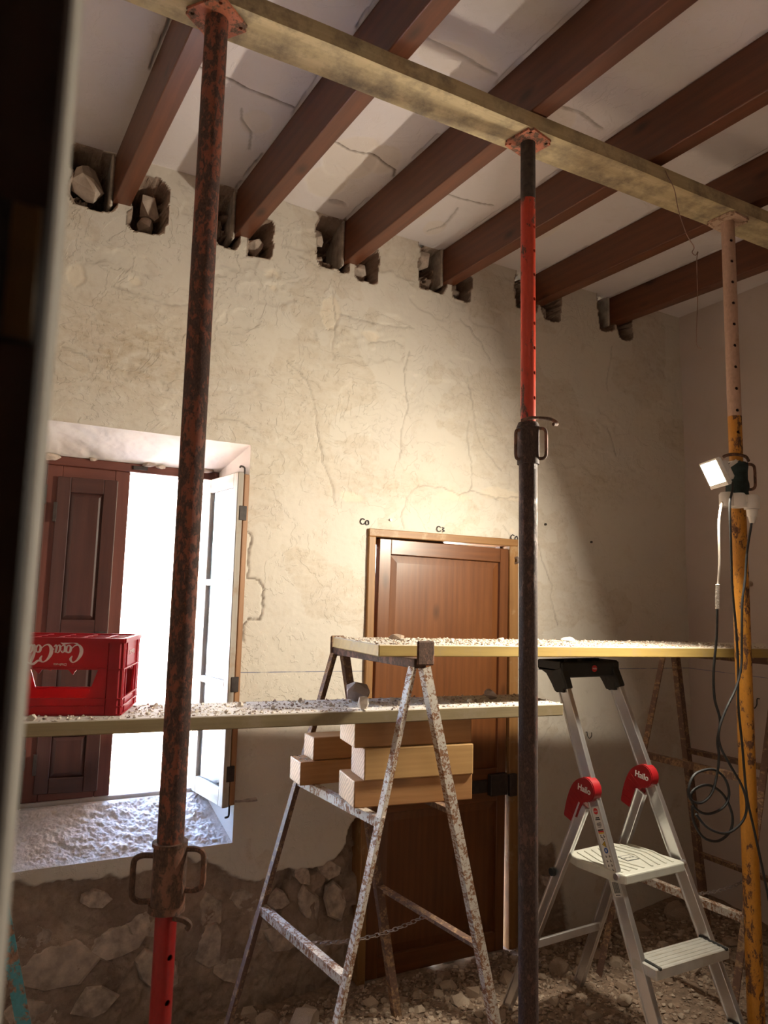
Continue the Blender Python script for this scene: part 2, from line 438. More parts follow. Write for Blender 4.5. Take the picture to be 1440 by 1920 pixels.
def tube_bm(bm, p0, p1, r0, r1=None, n=20, cap=True):
    r1 = r0 if r1 is None else r1
    m, L = frame_along(p0, p1)
    a = []; b = []
    for i in range(n):
        t = 2 * math.pi * i / n
        a.append(bm.verts.new(m @ Vector((-L / 2, r0 * math.cos(t), r0 * math.sin(t)))))
        b.append(bm.verts.new(m @ Vector((L / 2, r1 * math.cos(t), r1 * math.sin(t)))))
    for i in range(n):
        bm.faces.new((a[i], a[(i + 1) % n], b[(i + 1) % n], b[i]))
    if cap:
        bm.faces.new(a[::-1]); bm.faces.new(b)
def vtube(name, x, y, z0, z1, r, mat, parent, n=28, r1=None):
    bm = bmesh.new(); tube_bm(bm, (0, 0, z0 - z0), (0, 0, z1 - z0), r, r1, n)
    return link(name, tomesh(bm, name, True), mat, parent, Matrix.Translation((x, y, z0)))
def catmull(pts, sub=8, closed=False):
    P = [Vector(p) for p in pts]
    out = []
    n = len(P)
    rng = range(n if closed else n - 1)
    for i in rng:
        p0 = P[(i - 1) % n] if closed or i > 0 else P[0]
        p1 = P[i]; p2 = P[(i + 1) % n]
        p3 = P[(i + 2) % n] if closed or i + 2 < n else P[-1]
        for k in range(sub):
            t = k / sub
            out.append(0.5 * ((2 * p1) + (p2 - p0) * t + (2 * p0 - 5 * p1 + 4 * p2 - p3) * t * t + (3 * p1 - p0 - 3 * p2 + p3) * t ** 3))
    if not closed: out.append(P[-1])
    return out
def sweep_bm(bm, path, r, n=8, closed=False):
    path = [Vector(p) for p in path]
    N = len(path)
    rings = []
    prev = None
    for i, p in enumerate(path):
        if closed: d = path[(i + 1) % N] - path[i - 1]
        else: d = path[min(i + 1, N - 1)] - path[max(i - 1, 0)]
        d.normalize()
        if prev is None:
            a = Vector((0, 0, 1)) if abs(d.z) < 0.9 else Vector((1, 0, 0))
            prev = a.cross(d).normalized()
        prev = (prev - d * prev.dot(d)).normalized()
        q = d.cross(prev)
        rr = r[i] if isinstance(r, (list, tuple)) else r
        rings.append([bm.verts.new(p + rr * (math.cos(2 * math.pi * k / n) * prev + math.sin(2 * math.pi * k / n) * q)) for k in range(n)])
    for i in range(N if closed else N - 1):
        A = rings[i]; B = rings[(i + 1) % N]
        for k in range(n):
            bm.faces.new((A[k], A[(k + 1) % n], B[(k + 1) % n], B[k]))
    if not closed:
        bm.faces.new(rings[0][::-1]); bm.faces.new(rings[-1])
def sweep(name, pts, r, mat, parent=None, sub=6, n=8, closed=False):
    bm = bmesh.new(); sweep_bm(bm, catmull(pts, sub, closed), r, n, closed)
    return link(name, tomesh(bm, name, True), mat, parent)
def rock_mesh(name, npts, sx, sy, sz, rng, mat, rough=0.12):
    bm = bmesh.new()
    for _ in range(npts):
        a = rng.uniform(0, 2 * math.pi); zz = rng.uniform(-1, 1); q = math.sqrt(1 - zz * zz)
        k = rng.uniform(1 - rough, 1 + rough)
        bm.verts.new((sx * k * q * math.cos(a), sy * k * q * math.sin(a), sz * k * zz))
    r = bmesh.ops.convex_hull(bm, input=bm.verts)
    junk = [g for g in r['geom_interior'] if isinstance(g, bmesh.types.BMVert)]
    if junk: bmesh.ops.delete(bm, geom=junk, context='VERTS')
    me = tomesh(bm, name)
    me.materials.append(MAT[mat])
    return me
def grid_mesh(name, P, keep=None, attrs=None, smooth=True, flat=None):
    """P: (n,m,3) array of points"""
    n, m = P.shape[:2]
    idx = np.arange(n * m).reshape(n, m)
    q = np.stack([idx[:-1, :-1], idx[1:, :-1], idx[1:, 1:], idx[:-1, 1:]], -1)
    if keep is not None: q = q[keep]
    q = q.reshape(-1, 4)
    used = np.zeros(n * m, bool); used[q.ravel()] = True
    remap = np.cumsum(used) - 1
    q = remap[q]
    V = P.reshape(-1, 3)[used]
    me = bpy.data.meshes.new(name)
    me.vertices.add(len(V)); me.vertices.foreach_set('co', V.astype(np.float32).ravel())
    me.loops.add(q.size); me.loops.foreach_set('vertex_index', q.astype(np.int32).ravel())
    me.polygons.add(len(q))
    me.polygons.foreach_set('loop_start', np.arange(0, q.size, 4, dtype=np.int32))
    sm = np.full(len(q), smooth)
    if flat is not None:
        fm = (flat[:-1, :-1] | flat[1:, :-1] | flat[1:, 1:] | flat[:-1, 1:])
        sm &= ~(fm[keep] if keep is not None else fm.reshape(-1))
    me.polygons.foreach_set('use_smooth', sm)
    for k, a in (attrs or {}).items():
        at = me.attributes.new(k, 'FLOAT', 'POINT')
        at.data.foreach_set('value', a.ravel()[used].astype(np.float32))
    me.update(calc_edges=True)
    return me
def quads(name, faces, mat, parent=None):
    vs = []; fs = []
    for f in faces:
        fs.append(list(range(len(vs), len(vs) + len(f)))); vs += f
    me = bpy.data.meshes.new(name); me.from_pydata(vs, [], fs); me.update()
    return link(name, me, mat, parent)
def text_mesh(body, size, extr=0.0004, offset=0.0):
    cu = bpy.data.curves.new('lettering', 'FONT')
    cu.body = body; cu.size = size; cu.extrude = extr; cu.offset = offset
    cu.align_x = 'CENTER'; cu.align_y = 'CENTER'; cu.resolution_u = 3
    o = bpy.data.objects.new('lettering', cu); COL.objects.link(o)
    dg = bpy.context.evaluated_depsgraph_get()
    me = bpy.data.meshes.new_from_object(o.evaluated_get(dg))
    bpy.data.objects.remove(o); bpy.data.curves.remove(cu)
    return me
def cut(o, cutters):
    """cut cylinders (p0, p1, r) given in world space out of an object"""
    bm = bmesh.new()
    for p0, p1, r in cutters: tube_bm(bm, p0, p1, r, None, 14)
    c = link('cutter', tomesh(bm, 'cutter'), None, None, Matrix.Identity(4))
    bpy.context.view_layer.update()
    md = o.modifiers.new('holes', 'BOOLEAN'); md.object = c; md.operation = 'DIFFERENCE'; md.solver = 'EXACT'
    dg = bpy.context.evaluated_depsgraph_get()
    me = bpy.data.meshes.new_from_object(o.evaluated_get(dg))
    o.modifiers.clear()
    old = o.data; o.data = me
    me.set_sharp_from_angle(angle=math.radians(40))
    cm = c.data; bpy.data.objects.remove(c); bpy.data.meshes.remove(cm); bpy.data.meshes.remove(old)
def hollow_tube(name, x, y, z0, z1, r, wall, mat, parent, n=40):
    bm = bmesh.new(); R = []
    for rr_, zz in ((r, 0), (r, z1 - z0), (r - wall, z1 - z0), (r - wall, 0)):
        R.append([bm.verts.new((rr_ * math.cos(2 * math.pi * k / n), rr_ * math.sin(2 * math.pi * k / n), zz)) for k in range(n)])
    for a in range(4):
        A, B = R[a], R[(a + 1) % 4]
        for k in range(n): bm.faces.new((A[k], A[(k + 1) % n], B[(k + 1) % n], B[k]))
    o = link(name, tomesh(bm, name, True), mat, parent, Matrix.Translation((x, y, z0)))
    o.data.materials.append(MAT['dark_rust'])          # bare rusty bore
    for p in o.data.polygons:
        if math.hypot(*p.center[:2]) < r - wall * 0.75: p.material_index = 1
    return o
def basis(o, x, y, z):
    m = Matrix((Vector(x).normalized(), Vector(y).normalized(), Vector(z).normalized())).transposed().to_4x4()
    m.translation = o
    return m

# ================================================================== THE SETTING
Y_BACK = 3.0
X_RIGHT = 3.643
CEIL = 3.45
BEAM_BOT = 3.245
SKEW = 0.0586                     # beams drift in X by this per metre away from the back wall
beam_x = [-0.25, 0.302, 0.812, 1.342, 1.898, 2.479, 3.052]     # left edge where each beam meets the wall
beam_z = [3.243, 3.240, 3.236, 3.241, 3.270, 3.288, 3.295]
BW = 0.068

# ---- back wall: a fine relief with beam sockets, bare masonry and cracks
WIN = (0.125, 0.927, 0.665, 2.305)
DOOR = (1.522, 2.347, -0.10, 1.962)
xs = np.arange(0.05, X_RIGHT + 0.045, 0.006)
zs = np.arange(-0.05, CEIL + 0.02, 0.006)
for v in WIN[:2] + DOOR[:2]: xs[np.argmin(abs(xs - v))] = v
for v in WIN[2:] + DOOR[3:]: zs[np.argmin(abs(zs - v))] = v
Xg, Zg = np.meshgrid(xs, zs, indexing='ij')
wob = 0.05 * (fbm(Xg * 12, Zg * 12, 3, 5, 0.65) - 0.5)
wob2 = 0.05 * (fbm(Xg * 12 + 40, Zg * 12, 5, 5, 0.65) - 0.5)
off = 0.007 * (fbm(Xg * 2.2, Zg * 2.2, 11, 4) - 0.5) * 2
ridge = fbm(Xg * 5, Zg * 7, 21, 4)
upper = sstep(1.9, 2.6, Zg)
off += 0.0028 * sstep(0.54, 0.60, ridge) * (0.25 + upper)
off += 0.0014 * (fbm(Xg * 60, Zg * 60, 31, 3) - 0.5)
peel = np.zeros_like(Xg)
def blob(cx, cz, rx, rz, soft=0.012):
    return sstep(soft, -soft, (np.hypot((Xg + wob * 1.2 - cx) / rx, (Zg + wob2 * 1.2 - cz) / rz) - 1) * min(rx, rz))
for cx, cz, rx, rz in ((1.279, 2.975, 0.055, 0.085), (0.99, 3.10, 0.03, 0.02), (1.0, 3.03, 0.018, 0.014), (0.40, 2.92, 0.022, 0.02), (2.27, 2.205, 0.12, 0.03), (1.42, 2.13, 0.05, 0.03), (0.18, 2.90, 0.03, 0.05), (1.5, 2.905, 0.05, 0.022), (2.335, 2.02, 0.012, 0.02), (1.98, 2.18, 0.09, 0.02)):
    b_ = blob(cx, cz, rx, rz, 0.006)
    peel = np.maximum(peel, b_ * 0.6)
    off += 0.0035 * b_
cracks = [[(1.075, 2.709), (1.17, 2.639), (1.21, 2.539), (1.239, 2.416), (1.265, 2.279), (1.316, 2.176), (1.338, 2.073)], [(1.286, 3.086), (1.309, 2.914), (1.292, 2.836), (1.298, 2.745)], [(1.709, 2.875), (1.678, 2.773), (1.686, 2.688), (1.704, 2.584), (1.67, 2.474), (1.673, 2.372), (1.662, 2.332)], [(2.051, 2.798), (2.082, 2.671), (2.104, 2.543), (2.138, 2.458), (2.274, 2.331)], [(2.061, 2.567), (2.048, 2.497), (2.079, 2.36), (2.087, 2.251), (2.071, 2.212)], [(1.772, 2.213), (1.705, 2.139), (1.681, 2.045), (1.697, 1.992)], [(1.772, 2.202), (1.909, 2.215), (2.001, 2.181), (2.081, 2.213), (2.237, 2.185), (2.374, 2.209)], [(2.001, 3.106), (2.062, 3.056), (2.133, 2.998), (2.195, 2.914)], [(2.512, 1.968), (2.559, 1.838), (2.602, 1.755), (2.591, 1.699), (2.626, 1.579), (2.644, 1.543)], [(3.058, 3.151), (3.039, 3.009), (3.016, 2.92), (3.032, 2.881)], [(3.02, 2.66), (3.059, 2.581), (3.079, 2.512)], [(0.327, 2.884), (0.408, 2.875), (0.559, 2.851), (0.644, 2.882)], [(0.745, 2.399), (0.802, 2.407), (0.872, 2.405), (0.92, 2.378), (0.947, 2.377)], [(0.156, 2.599), (0.242, 2.577), (0.267, 2.553)], [(1.111, 3.212), (1.218, 3.187), (1.327, 3.187)], [(1.334, 2.979), (1.432, 2.973), (1.561, 2.978), (1.728, 2.991)], [(1.477, 2.864), (1.622, 2.905), (1.667, 2.892)], [(2.285, 2.051), (2.319, 2.012), (2.337, 1.93)]]
edge_crack = [(0.937, 1.934), (0.952, 1.908), (0.953, 1.892), (0.936, 1.854), (0.941, 1.737), (0.991, 1.723), (1.014, 1.688), (1.009, 1.658), (1.016, 1.645), (1.008, 1.559), (0.95, 1.558), (0.932, 1.545), (0.927, 1.463)]
crack = np.zeros_like(Xg)
cw = 0.010 * (fbm(Xg * 30, Zg * 30, 41, 3) - 0.5)
cw2 = 0.010 * (fbm(Xg * 30, Zg * 30 + 70, 43, 3) - 0.5)
Xc = Xg + 2 * cw; Zc = Zg + 2 * cw2
for pts in cracks:
    d_ = seg_dist(Xc, Zc, pts)
    k_ = sstep(0.0055, 0.001, d_)
    crack = np.maximum(crack, k_ * 0.5 * (0.3 + 1.0 * fbm(Xg * 14, Zg * 14, 47, 2)))
    off += 0.0022 * k_ + 0.0006 * sstep(0.02, 0.0, d_)
d_ = seg_dist(Xc, Zc, edge_crack)
k_ = sstep(0.006, 0.0015, d_)
crack = np.maximum(crack, k_)
off += 0.006 * k_
# bare masonry along the foot of the wall
zb = np.interp(Xg, [0.05, 0.16, 0.32, 0.50, 0.60, 0.75, 0.92, 1.08, 1.22, 1.42, 1.46, 1.50, 2.30, 2.36, 2.50, 2.56, 2.60, 2.64, 2.70, 2.72, 3.7], [0.60, 0.61, 0.585, 0.60, 0.62, 0.63, 0.54, 0.50, 0.51, 0.57, 0.66, 0.70, 0.66, 0.62, 0.47, 0.42, 0.44, 0.36, 0.10, -0.2, -0.3])
nb = (fbm(Xg * 7, Zg * 7, 51, 5) - 0.5)
bare = sstep(0.010, -0.010, Zg - zb - 0.16 * nb)
deep = fbm(Xg * 6.5, Zg * 6.5, 61, 5, 0.55)
off += bare * (0.016 + 0.075 * np.clip(deep - 0.38, 0, 1) + 0.026 * (fbm(Xg * 40, Zg * 40, 71, 4, 0.65) - 0.5))
off += 0.05 * bare * sstep(1.08, 1.2, Xg) * sstep(0.50, 0.58, fbm(Xg * 8, Zg * 8, 81, 3)) * sstep(0.2, 0.35, Zg)
# beam sockets hacked open
sock = np.zeros_like(Xg)
holes = []
for i, (bx_, bz_) in enumerate(zip(beam_x, beam_z)):
    if i == 0: continue
    wl = (0, 0.165, 0.10, 0.145, 0.14, 0.12, 0.09)[i]
    holes.append((bx_ - wl / 2 + 0.012, bz_ + 0.075, wl / 2 + 0.012, 0.125))
    holes.append((bx_ + BW + (0, 0.075, 0.05, 0.055, 0.05, 0.055, 0.05)[i], bz_ + 0.02, (0, 0.075, 0.055, 0.06, 0.055, 0.06, 0.055)[i], (0, 0.115, 0.09, 0.09, 0.09, 0.09, 0.10)[i]))
jag = 0.055 * (fbm(Xg * 13, Zg * 13, 171, 4, 0.6) - 0.5); jag2 = 0.055 * (fbm(Xg * 13 + 50, Zg * 13, 173, 4, 0.6) - 0.5)
for cx, cz, rx, rz in holes:
    dd = (np.abs((Xg + jag - cx) / rx) ** 4.5 + np.abs((Zg + jag2 - cz) / rz) ** 4.5) ** (1 / 4.5)
    dd = (dd - 1) * min(rx, rz)
    h_ = sstep(0.003, -0.004, dd)
    sock = np.maximum(sock, h_ * (0.35 + 0.65 * sstep(0.0, -0.022, dd)))
off = np.maximum(off, 0) * (sock > 0) + off * (sock <= 0)
off += sock * (0.07 + 0.20 * sstep(0.3, 0.7, fbm(Xg * 17, Zg * 17, 91, 4, 0.6)))
rim = sock > 0.02
rim[1:] |= rim[:-1]; rim[:-1] |= rim[1:]; rim[:, 1:] |= rim[:, :-1]; rim[:, :-1] |= rim[:, 1:]
bare = np.maximum(bare, rim * 1.0)
stain = np.exp(-((Xg - 0.42) / 0.42) ** 2 - ((Zg - 2.63) / 0.24) ** 2) * 1.0
stain = np.maximum(stain, 0.55 * np.exp(-((Xg - 1.55) / 0.45) ** 2 - ((Zg - 2.20) / 0.09) ** 2))
stain = np.maximum(stain, 0.5 * np.exp(-((Xg - 2.9) / 0.35) ** 2 - ((Zg - 2.33) / 0.12) ** 2))
stain = np.maximum(stain, 0.4 * np.exp(-((Xg - 2.7) / 0.3) ** 2 - ((Zg - 2.58) / 0.10) ** 2))
stain = np.maximum(stain, 0.40 * (fbm(Xg * 3, Zg * 3, 95, 4) > 0.56))
P = np.stack([Xg, Y_BACK + off, Zg], -1)
xm = (xs[:-1] + xs[1:]) / 2; zm = (zs[:-1] + zs[1:]) / 2
Xm, Zm = np.meshgrid(xm, zm, indexing='ij')
inwin = (Xm > WIN[0]) & (Xm < WIN[1]) & (Zm > WIN[2]) & (Zm < WIN[3])
indoor = (Xm > DOOR[0]) & (Xm < DOOR[1]) & (Zm < DOOR[3])
wall_me = grid_mesh('wall_back', P, ~(inwin | indoor), {'peel': peel, 'crack': crack, 'bare': bare, 'stain': stain}, True, sock > 0.03)
wall_back = tag(link('wall_back', wall_me, 'plaster_back'), 'cream plaster back wall, cracked, bare masonry along its foot', 'wall', kind='structure')
quads('plaster_sheet', [[(-1.2, 3.0, -0.05), (0.05, 3.0, -0.05), (0.05, 3.0, CEIL + 0.02), (-1.2, 3.0, CEIL + 0.02)]], 'plaster_plain', wall_back)
# outer leaf of the same wall, with the openings left free
ox = [-1.2, 0.142, 0.86, DOOR[0], DOOR[1], 3.96]; oz = [-0.1, 0.80, 1.97, 2.20, 3.7]
fc = []
for i in range(5):
    for j in range(4):
        if i == 1 and 1 <= j <= 2: continue
        if i == 3 and j <= 1: continue
        fc.append([(ox[i], 3.48, oz[j]), (ox[i + 1], 3.48, oz[j]), (ox[i + 1], 3.48, oz[j + 1]), (ox[i], 3.48, oz[j + 1])])
quads('outer_face', fc, 'garden_stone', wall_back)
# stones showing in the bare masonry
rng = random.Random(5)
def slab_mesh(name, sx, sz, t, rng, mat):
    n = rng.choice((6, 7, 8)); ph = rng.uniform(0, 6)
    bm = bmesh.new(); rows = []
    rad = [rng.uniform(0.8, 1.15) for _ in range(n)]; jit = [rng.uniform(-0.28, 0.28) for _ in range(n)]
    for yy, k in ((t, 1.05), (0.004, 1.0), (-t * 0.5, 0.90)):
        rows.append([bm.verts.new((sx * k * rad[i] * math.cos(ph + 6.283 * (i + jit[i]) / n), yy + (rng.uniform(-.003, .003) if k < 1 else 0), sz * k * rad[i] * math.sin(ph + 6.283 * (i + jit[i]) / n))) for i in range(n)])
    for a, b in ((0, 1), (1, 2)):
        for i in range(n): bm.faces.new((rows[a][i], rows[a][(i + 1) % n], rows[b][(i + 1) % n], rows[b][i]))
    c = bm.verts.new((0, -t * 0.55, 0))
    for i in range(n): bm.faces.new((rows[2][i], rows[2][(i + 1) % n], c))
    bm.faces.new(rows[0])
    me = tomesh(bm, name); me.materials.append(MAT[mat]); return me
stone_sh = [slab_mesh('stone', 0.085, 0.05, 0.014, rng, 'wall_stone') for _ in range(7)]
for (x, z, s, a) in ((0.30, 0.30, 1.7, 0.1), (0.22, 0.42, 1.0, 0.4), (0.52, 0.36, 1.25, -0.25), (0.62, 0.40, 1.0, 0.2), (0.66, 0.22, 1.3, 0.9), (0.86, 0.40, 1.0, 1.3), (0.86, 0.28, 1.1, 1.5), (1.0, 0.42, 0.9, 0.6), (1.06, 0.30, 0.9, 1.2), (1.15, 0.40, 0.8, 0.2), (1.17, 0.25, 1.1, 0.4), (1.28, 0.36, 1.0, 1.0), (1.36, 0.50, 0.8, 0.5), (1.40, 0.36, 1.0, 1.4), (1.30, 0.20, 0.9, 0.1), (0.42, 0.52, 0.7, 0.3), (0.24, 0.16, 1.2, 0.3), (0.45, 0.16, 1.1, -0.2), (0.95, 0.17, 1.0, 0.2), (1.24, 0.49, 0.7, 0.8), (2.44, 0.30, 0.9, 1.2), (2.50, 0.16, 0.9, 0.3), (2.58, 0.26, 0.6, 0.5)):
    M_ = Matrix.Translation((x, 3.0205 + rng.uniform(-.004, .006), z)) @ Matrix.Rotation(a, 4, 'Y') @ Matrix.Rotation(rng.uniform(-.15, .15), 4, 'Z') @ Matrix.Diagonal((s, 1.0, s, 1))
    link('stone', rng.choice(stone_sh), None, wall_back, M_)
# stones inside the sockets and the mortar bedding each beam
hs = [rock_mesh('stone', 24, 0.058, 0.048, 0.055, rng, 'hole_stone', 0.18) for _ in range(5)]
for (x, y, z, s) in ((0.205, 3.045, 3.31, 1.25), (0.46, 3.09, 3.30, 1.0), (0.45, 3.10, 3.22, 0.7), (0.74, 3.12, 3.30, 0.8), (0.925, 3.08, 3.24, 0.8), (1.225, 3.08, 3.36, 0.75), (1.235, 3.10, 3.24, 0.8), (1.46, 3.09, 3.25, 0.8), (1.795, 3.05, 3.38, 0.9), (1.80, 3.12, 3.27, 0.6), (2.015, 3.10, 3.27, 0.7), (2.385, 3.09, 3.36, 0.7), (2.60, 3.09, 3.29, 0.7), (2.985, 3.12, 3.33, 0.6), (3.17, 3.10, 3.29, 0.7)):
    link('stone', rng.choice(hs), None, wall_back, Matrix.Translation((x, y, z)) @ Matrix.Rotation(rng.uniform(0, 3), 4, 'X') @ Matrix.Rotation(rng.uniform(0, 3), 4, 'Z') @ Matrix.Scale(s, 4))
for i in range(1, 7):
    box('mortar_bed', beam_x[i] - 0.016, beam_x[i] - 0.001, 3.0, 3.2, beam_z[i] - 0.02, CEIL, 'mortar', wall_back, 0.006)
# marks written beside the door corners
def scribble(pts, r=0.0022):
    bm = bmesh.new(); sweep_bm(bm, catmull([(a, 2.996, b) for a, b in pts], 5), r, 5)
    link('pencil_mark', tomesh(bm, 'pencil_mark', True), 'pencil', wall_back)
for ox_, oz_, kind in ((1.470, 2.005, 0), (1.885, 1.998, 1), (2.335, 1.985, 0)):
    scribble([(ox_ + 0.014, oz_ + 0.016), (ox_, oz_ + 0.02), (ox_ - 0.008, oz_ + 0.004), (ox_ + 0.004, oz_ - 0.006), (ox_ + 0.016, oz_)])
    scribble([(ox_ + 0.03, oz_ + 0.012), (ox_ + 0.02, oz_ + 0.008), (ox_ + 0.022, oz_ - 0.006), (ox_ + 0.034, oz_ - 0.004), (ox_ + 0.034, oz_ + 0.010), (ox_ + 0.026, oz_ + 0.014), (ox_ + 0.018, oz_ + 0.003)] if kind == 0 else [(ox_ + 0.022, oz_ + 0.016), (ox_ + 0.034, oz_ + 0.014), (ox_ + 0.026, oz_ + 0.006), (ox_ + 0.036, oz_), (ox_ + 0.024, oz_ - 0.006)])
for (x, z) in ((2.557, 2.075), (2.49, 2.035), (2.88, 2.0), (1.62, 2.03)):
    bm = bmesh.new(); tube_bm(bm, (x, 3.004, z), (x, 2.992, z), 0.007, 0.006, 10)
    link('wall_plug', tomesh(bm, 'wall_plug', True), 'white_plastic' if x < 2.55 else 'iron_dark', wall_back)
sweep('wall_hook', [(2.83, 3.0, 0.985), (2.825, 2.985, 0.985), (2.822, 2.98, 0.97), (2.835, 2.98, 0.955), (2.850, 2.98, 0.965), (2.850, 2.98, 0.985)], 0.0022, 'iron_dark', wall_back)

# ---- right wall
ys = np.arange(0.60, 3.07, 0.02); zr = np.arange(-0.05, CEIL + 0.03, 0.02)
Yg, Zr = np.meshgrid(ys, zr, indexing='ij')
o_ = 0.012 * (fbm(Yg * 1.6, Zr * 1.6, 17, 4) - 0.5) + 0.003 * (fbm(Yg * 12, Zr * 12, 19, 3) - 0.5)
corner = 0.018 * (fbm(Zr * 1.5, Zr * 0, 23, 3) - 0.5) * sstep(2.7, 3.0, Yg)
wall_right = tag(link('wall_right', grid_mesh('wall_right', np.stack([X_RIGHT + o_ + corner, Yg, Zr], -1)), 'plaster_right'), 'plain pinkish plaster side wall beside the yellow prop', 'wall', kind='structure')
bm = bmesh.new(); tube_bm(bm, (3.66, 2.585, 1.79), (3.62, 2.585, 1.79), 0.018, 0.012, 9)
link('wall_plug', tomesh(bm, 'wall_plug'), 'hole_stone', wall_right)
sweep('wall_hook', [(3.645, 2.56, 1.18), (3.625, 2.56, 1.18), (3.62, 2.56, 1.15), (3.62, 2.575, 1.13), (3.62, 2.59, 1.15)], 0.003, 'iron_dark', wall_right)

# ---- the walls behind the camera and to the left, with the doorway we look through
wall_left = tag(quads('wall_left', [[(-1.2, 0.45, -0.05), (-1.2, 3.0, -0.05), (-1.2, 3.0, CEIL), (-1.2, 0.45, CEIL)]], 'plaster_plain'), 'plain plaster wall on the window side of the room', 'wall', kind='structure')
wf = bmesh.new()
for (a, b, z0, z1) in ((-1.2, -0.16, -0.05, CEIL), (1.0, X_RIGHT + 0.05, -0.05, CEIL), (-0.16, 1.0, 2.95, CEIL)):
    box_bm(wf, b - a, 0.14, z1 - z0, ((a + b) / 2, 0.53, (z0 + z1) / 2))
wall_front = tag(link('wall_front', tomesh(wf, 'wall_front'), 'plaster_plain'), 'plaster wall with the doorway one looks in through', 'wall', kind='structure')
pf = bmesh.new()
prism_bm(pf, [(-0.16, 0.458), (0.004, 0.458), (0.0165, 0.470), (0.0215, 0.482), (0.0215, 0.60), (-0.16, 0.60)], -0.05, 2.95, 'z')
link('plaster_arris', tomesh(pf, 'plaster_arris'), 'plaster_reveal', wall_front)
door_2 = thing('door_2', (-0.07, 0.43, 0.0), 'dark wooden door jamb with brass strike plate, beside the doorway', 'door jamb', kind='structure')
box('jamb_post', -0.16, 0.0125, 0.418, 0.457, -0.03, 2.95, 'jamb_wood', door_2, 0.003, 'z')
box('rebate_strip', -0.16, -0.028, 0.408, 0.417, -0.03, 1.775, 'jamb_wood', door_2, 0.002, 'z')
sp_ = box('strike_plate', -0.030, 0.008, 0.4160, 0.418, 1.780, 1.857, 'iron_dark', door_2, 0.0006, 'z')
lip_ = box('plate_lip', -0.0075, 0.0065, 0.4130, 0.4160, 1.782, 1.855, 'brass', sp_, 0.0006, 'z')
for o_ in (sp_, lip_):
    cut(o_, [((x, 0.405, z), (x, 0.4175, z), 0.0026) for x, z in ((-0.0100, 1.848), (-0.0150, 1.822), (-0.0115, 1.797))])
# closed passage behind the camera
hall = bmesh.new()
for f in ([(-1.2, 0.46, -0.05), (-1.2, -3.2, -0.05), (-1.2, -3.2, 3.0), (-1.2, 0.46, 3.0)], [(2.2, 0.46, -0.05), (2.2, -3.2, -0.05), (2.2, -3.2, 3.0), (2.2, 0.46, 3.0)], [(-1.2, 0.46, 3.0), (2.2, 0.46, 3.0), (2.2, -3.2, 3.0), (-1.2, -3.2, 3.0)], [(-1.2, -3.2, -0.05), (2.2, -3.2, -0.05), (2.2, -3.2, 3.0), (-1.2, -3.2, 3.0)]):
    hall.faces.new([hall.verts.new(p) for p in f])
tag(link('wall_passage', tomesh(hall, 'wall_passage', flip=False), 'plaster_plain'), 'plain plaster walls of the passage outside the doorway', 'wall', kind='structure')

# ---- ceiling with cracks and peeled patches
cx_ = np.arange(-0.35, X_RIGHT + 0.03, 0.0065); cy_ = np.arange(0.45, 3.03, 0.0065)
Xg, Yc = np.meshgrid(cx_, cy_, indexing='ij')
co = 0.005 * (fbm(Xg * 1.5, Yc * 1.5, 101, 3) - 0.5)
wob = 0.03 * (fbm(Xg * 8, Yc * 8, 103, 4) - 0.5); wob2 = 0.03 * (fbm(Xg * 8 + 31, Yc * 8, 107, 4) - 0.5)
Zg = Yc
peel = np.zeros_like(Xg)
for cx, cz, rx, rz in ((0.735, 2.53, 0.055, 0.075), (1.16, 2.55, 0.11, 0.16), (1.27, 2.49, 0.07, 0.10), (1.14, 2.75, 0.09, 0.12), (1.22, 1.88, 0.14, 0.07), (1.74, 2.85, 0.05, 0.07), (1.70, 1.95, 0.09, 0.08), (1.60, 2.75, 0.06, 0.08), (2.2, 2.6, 0.07, 0.1)):
    b_ = blob(cx, cz, rx, rz, 0.006)
    peel = np.maximum(peel, b_ * 0.32); co += 0.003 * b_
ccr = [[(0.453, 2.335), (0.511, 2.345), (0.604, 2.343), (0.709, 2.364), (0.835, 2.374)], [(1.03, 2.474), (1.137, 2.503), (1.223, 2.482), (1.345, 2.522), (1.357, 2.569)], [(1.661, 1.889), (1.775, 1.874), (1.898, 1.891)], [(1.086, 1.839), (1.242, 1.857), (1.324, 1.866), (1.379, 1.864)], [(1.641, 2.569), (1.727, 2.569), (1.875, 2.549)], [(0.664, 2.478), (0.679, 2.54), (0.742, 2.595), (0.765, 2.699)], [(1.744, 2.637), (1.771, 2.816), (1.731, 2.898)], [(1.025, 3.006), (1.106, 3.011), (1.145, 3.043)]]
crack = np.zeros_like(Xg)
Xc = Xg + wob; Yw = Yc + wob2 * 0.7
for k, pts in enumerate(ccr):
    d_ = seg_dist(Xc, Yw, pts)
    k_ = sstep(0.007, 0.002, d_)
    crack = np.maximum(crack, k_ * (0.95 if k in (0, 1, 4) else 0.55)); co += 0.006 * k_
# ragged gap along the window side of every beam
for i in range(7):
    xe = beam_x[i] + (Y_BACK - Yc) * SKEW
    g_ = sstep(0.006, 0.002, np.abs(Xg + wob * 0.3 - xe + 0.004)) * sstep(0.42, 0.5, fbm(Xg * 6, Yc * 6, 109, 3))
    co += 0.035 * g_
pit = blob(1.25, 2.875, 0.04, 0.018, 0.006)
co += 0.05 * pit
ceil = tag(link('ceiling', grid_mesh('ceiling', np.stack([Xg, Yc, CEIL + co], -1), None, {'peel': peel, 'crack': crack, 'bare': np.zeros_like(Xg), 'stain': 0.35 * peel}), 'plaster_ceiling'), 'white plaster ceiling, flaking and cracked between the beams', 'ceiling', kind='structure')
quads('plaster_sheet', [[(-1.2, 0.45, CEIL), (-0.35, 0.45, CEIL), (-0.35, 3.03, CEIL), (-1.2, 3.03, CEIL)]], 'plaster_plain', ceil)
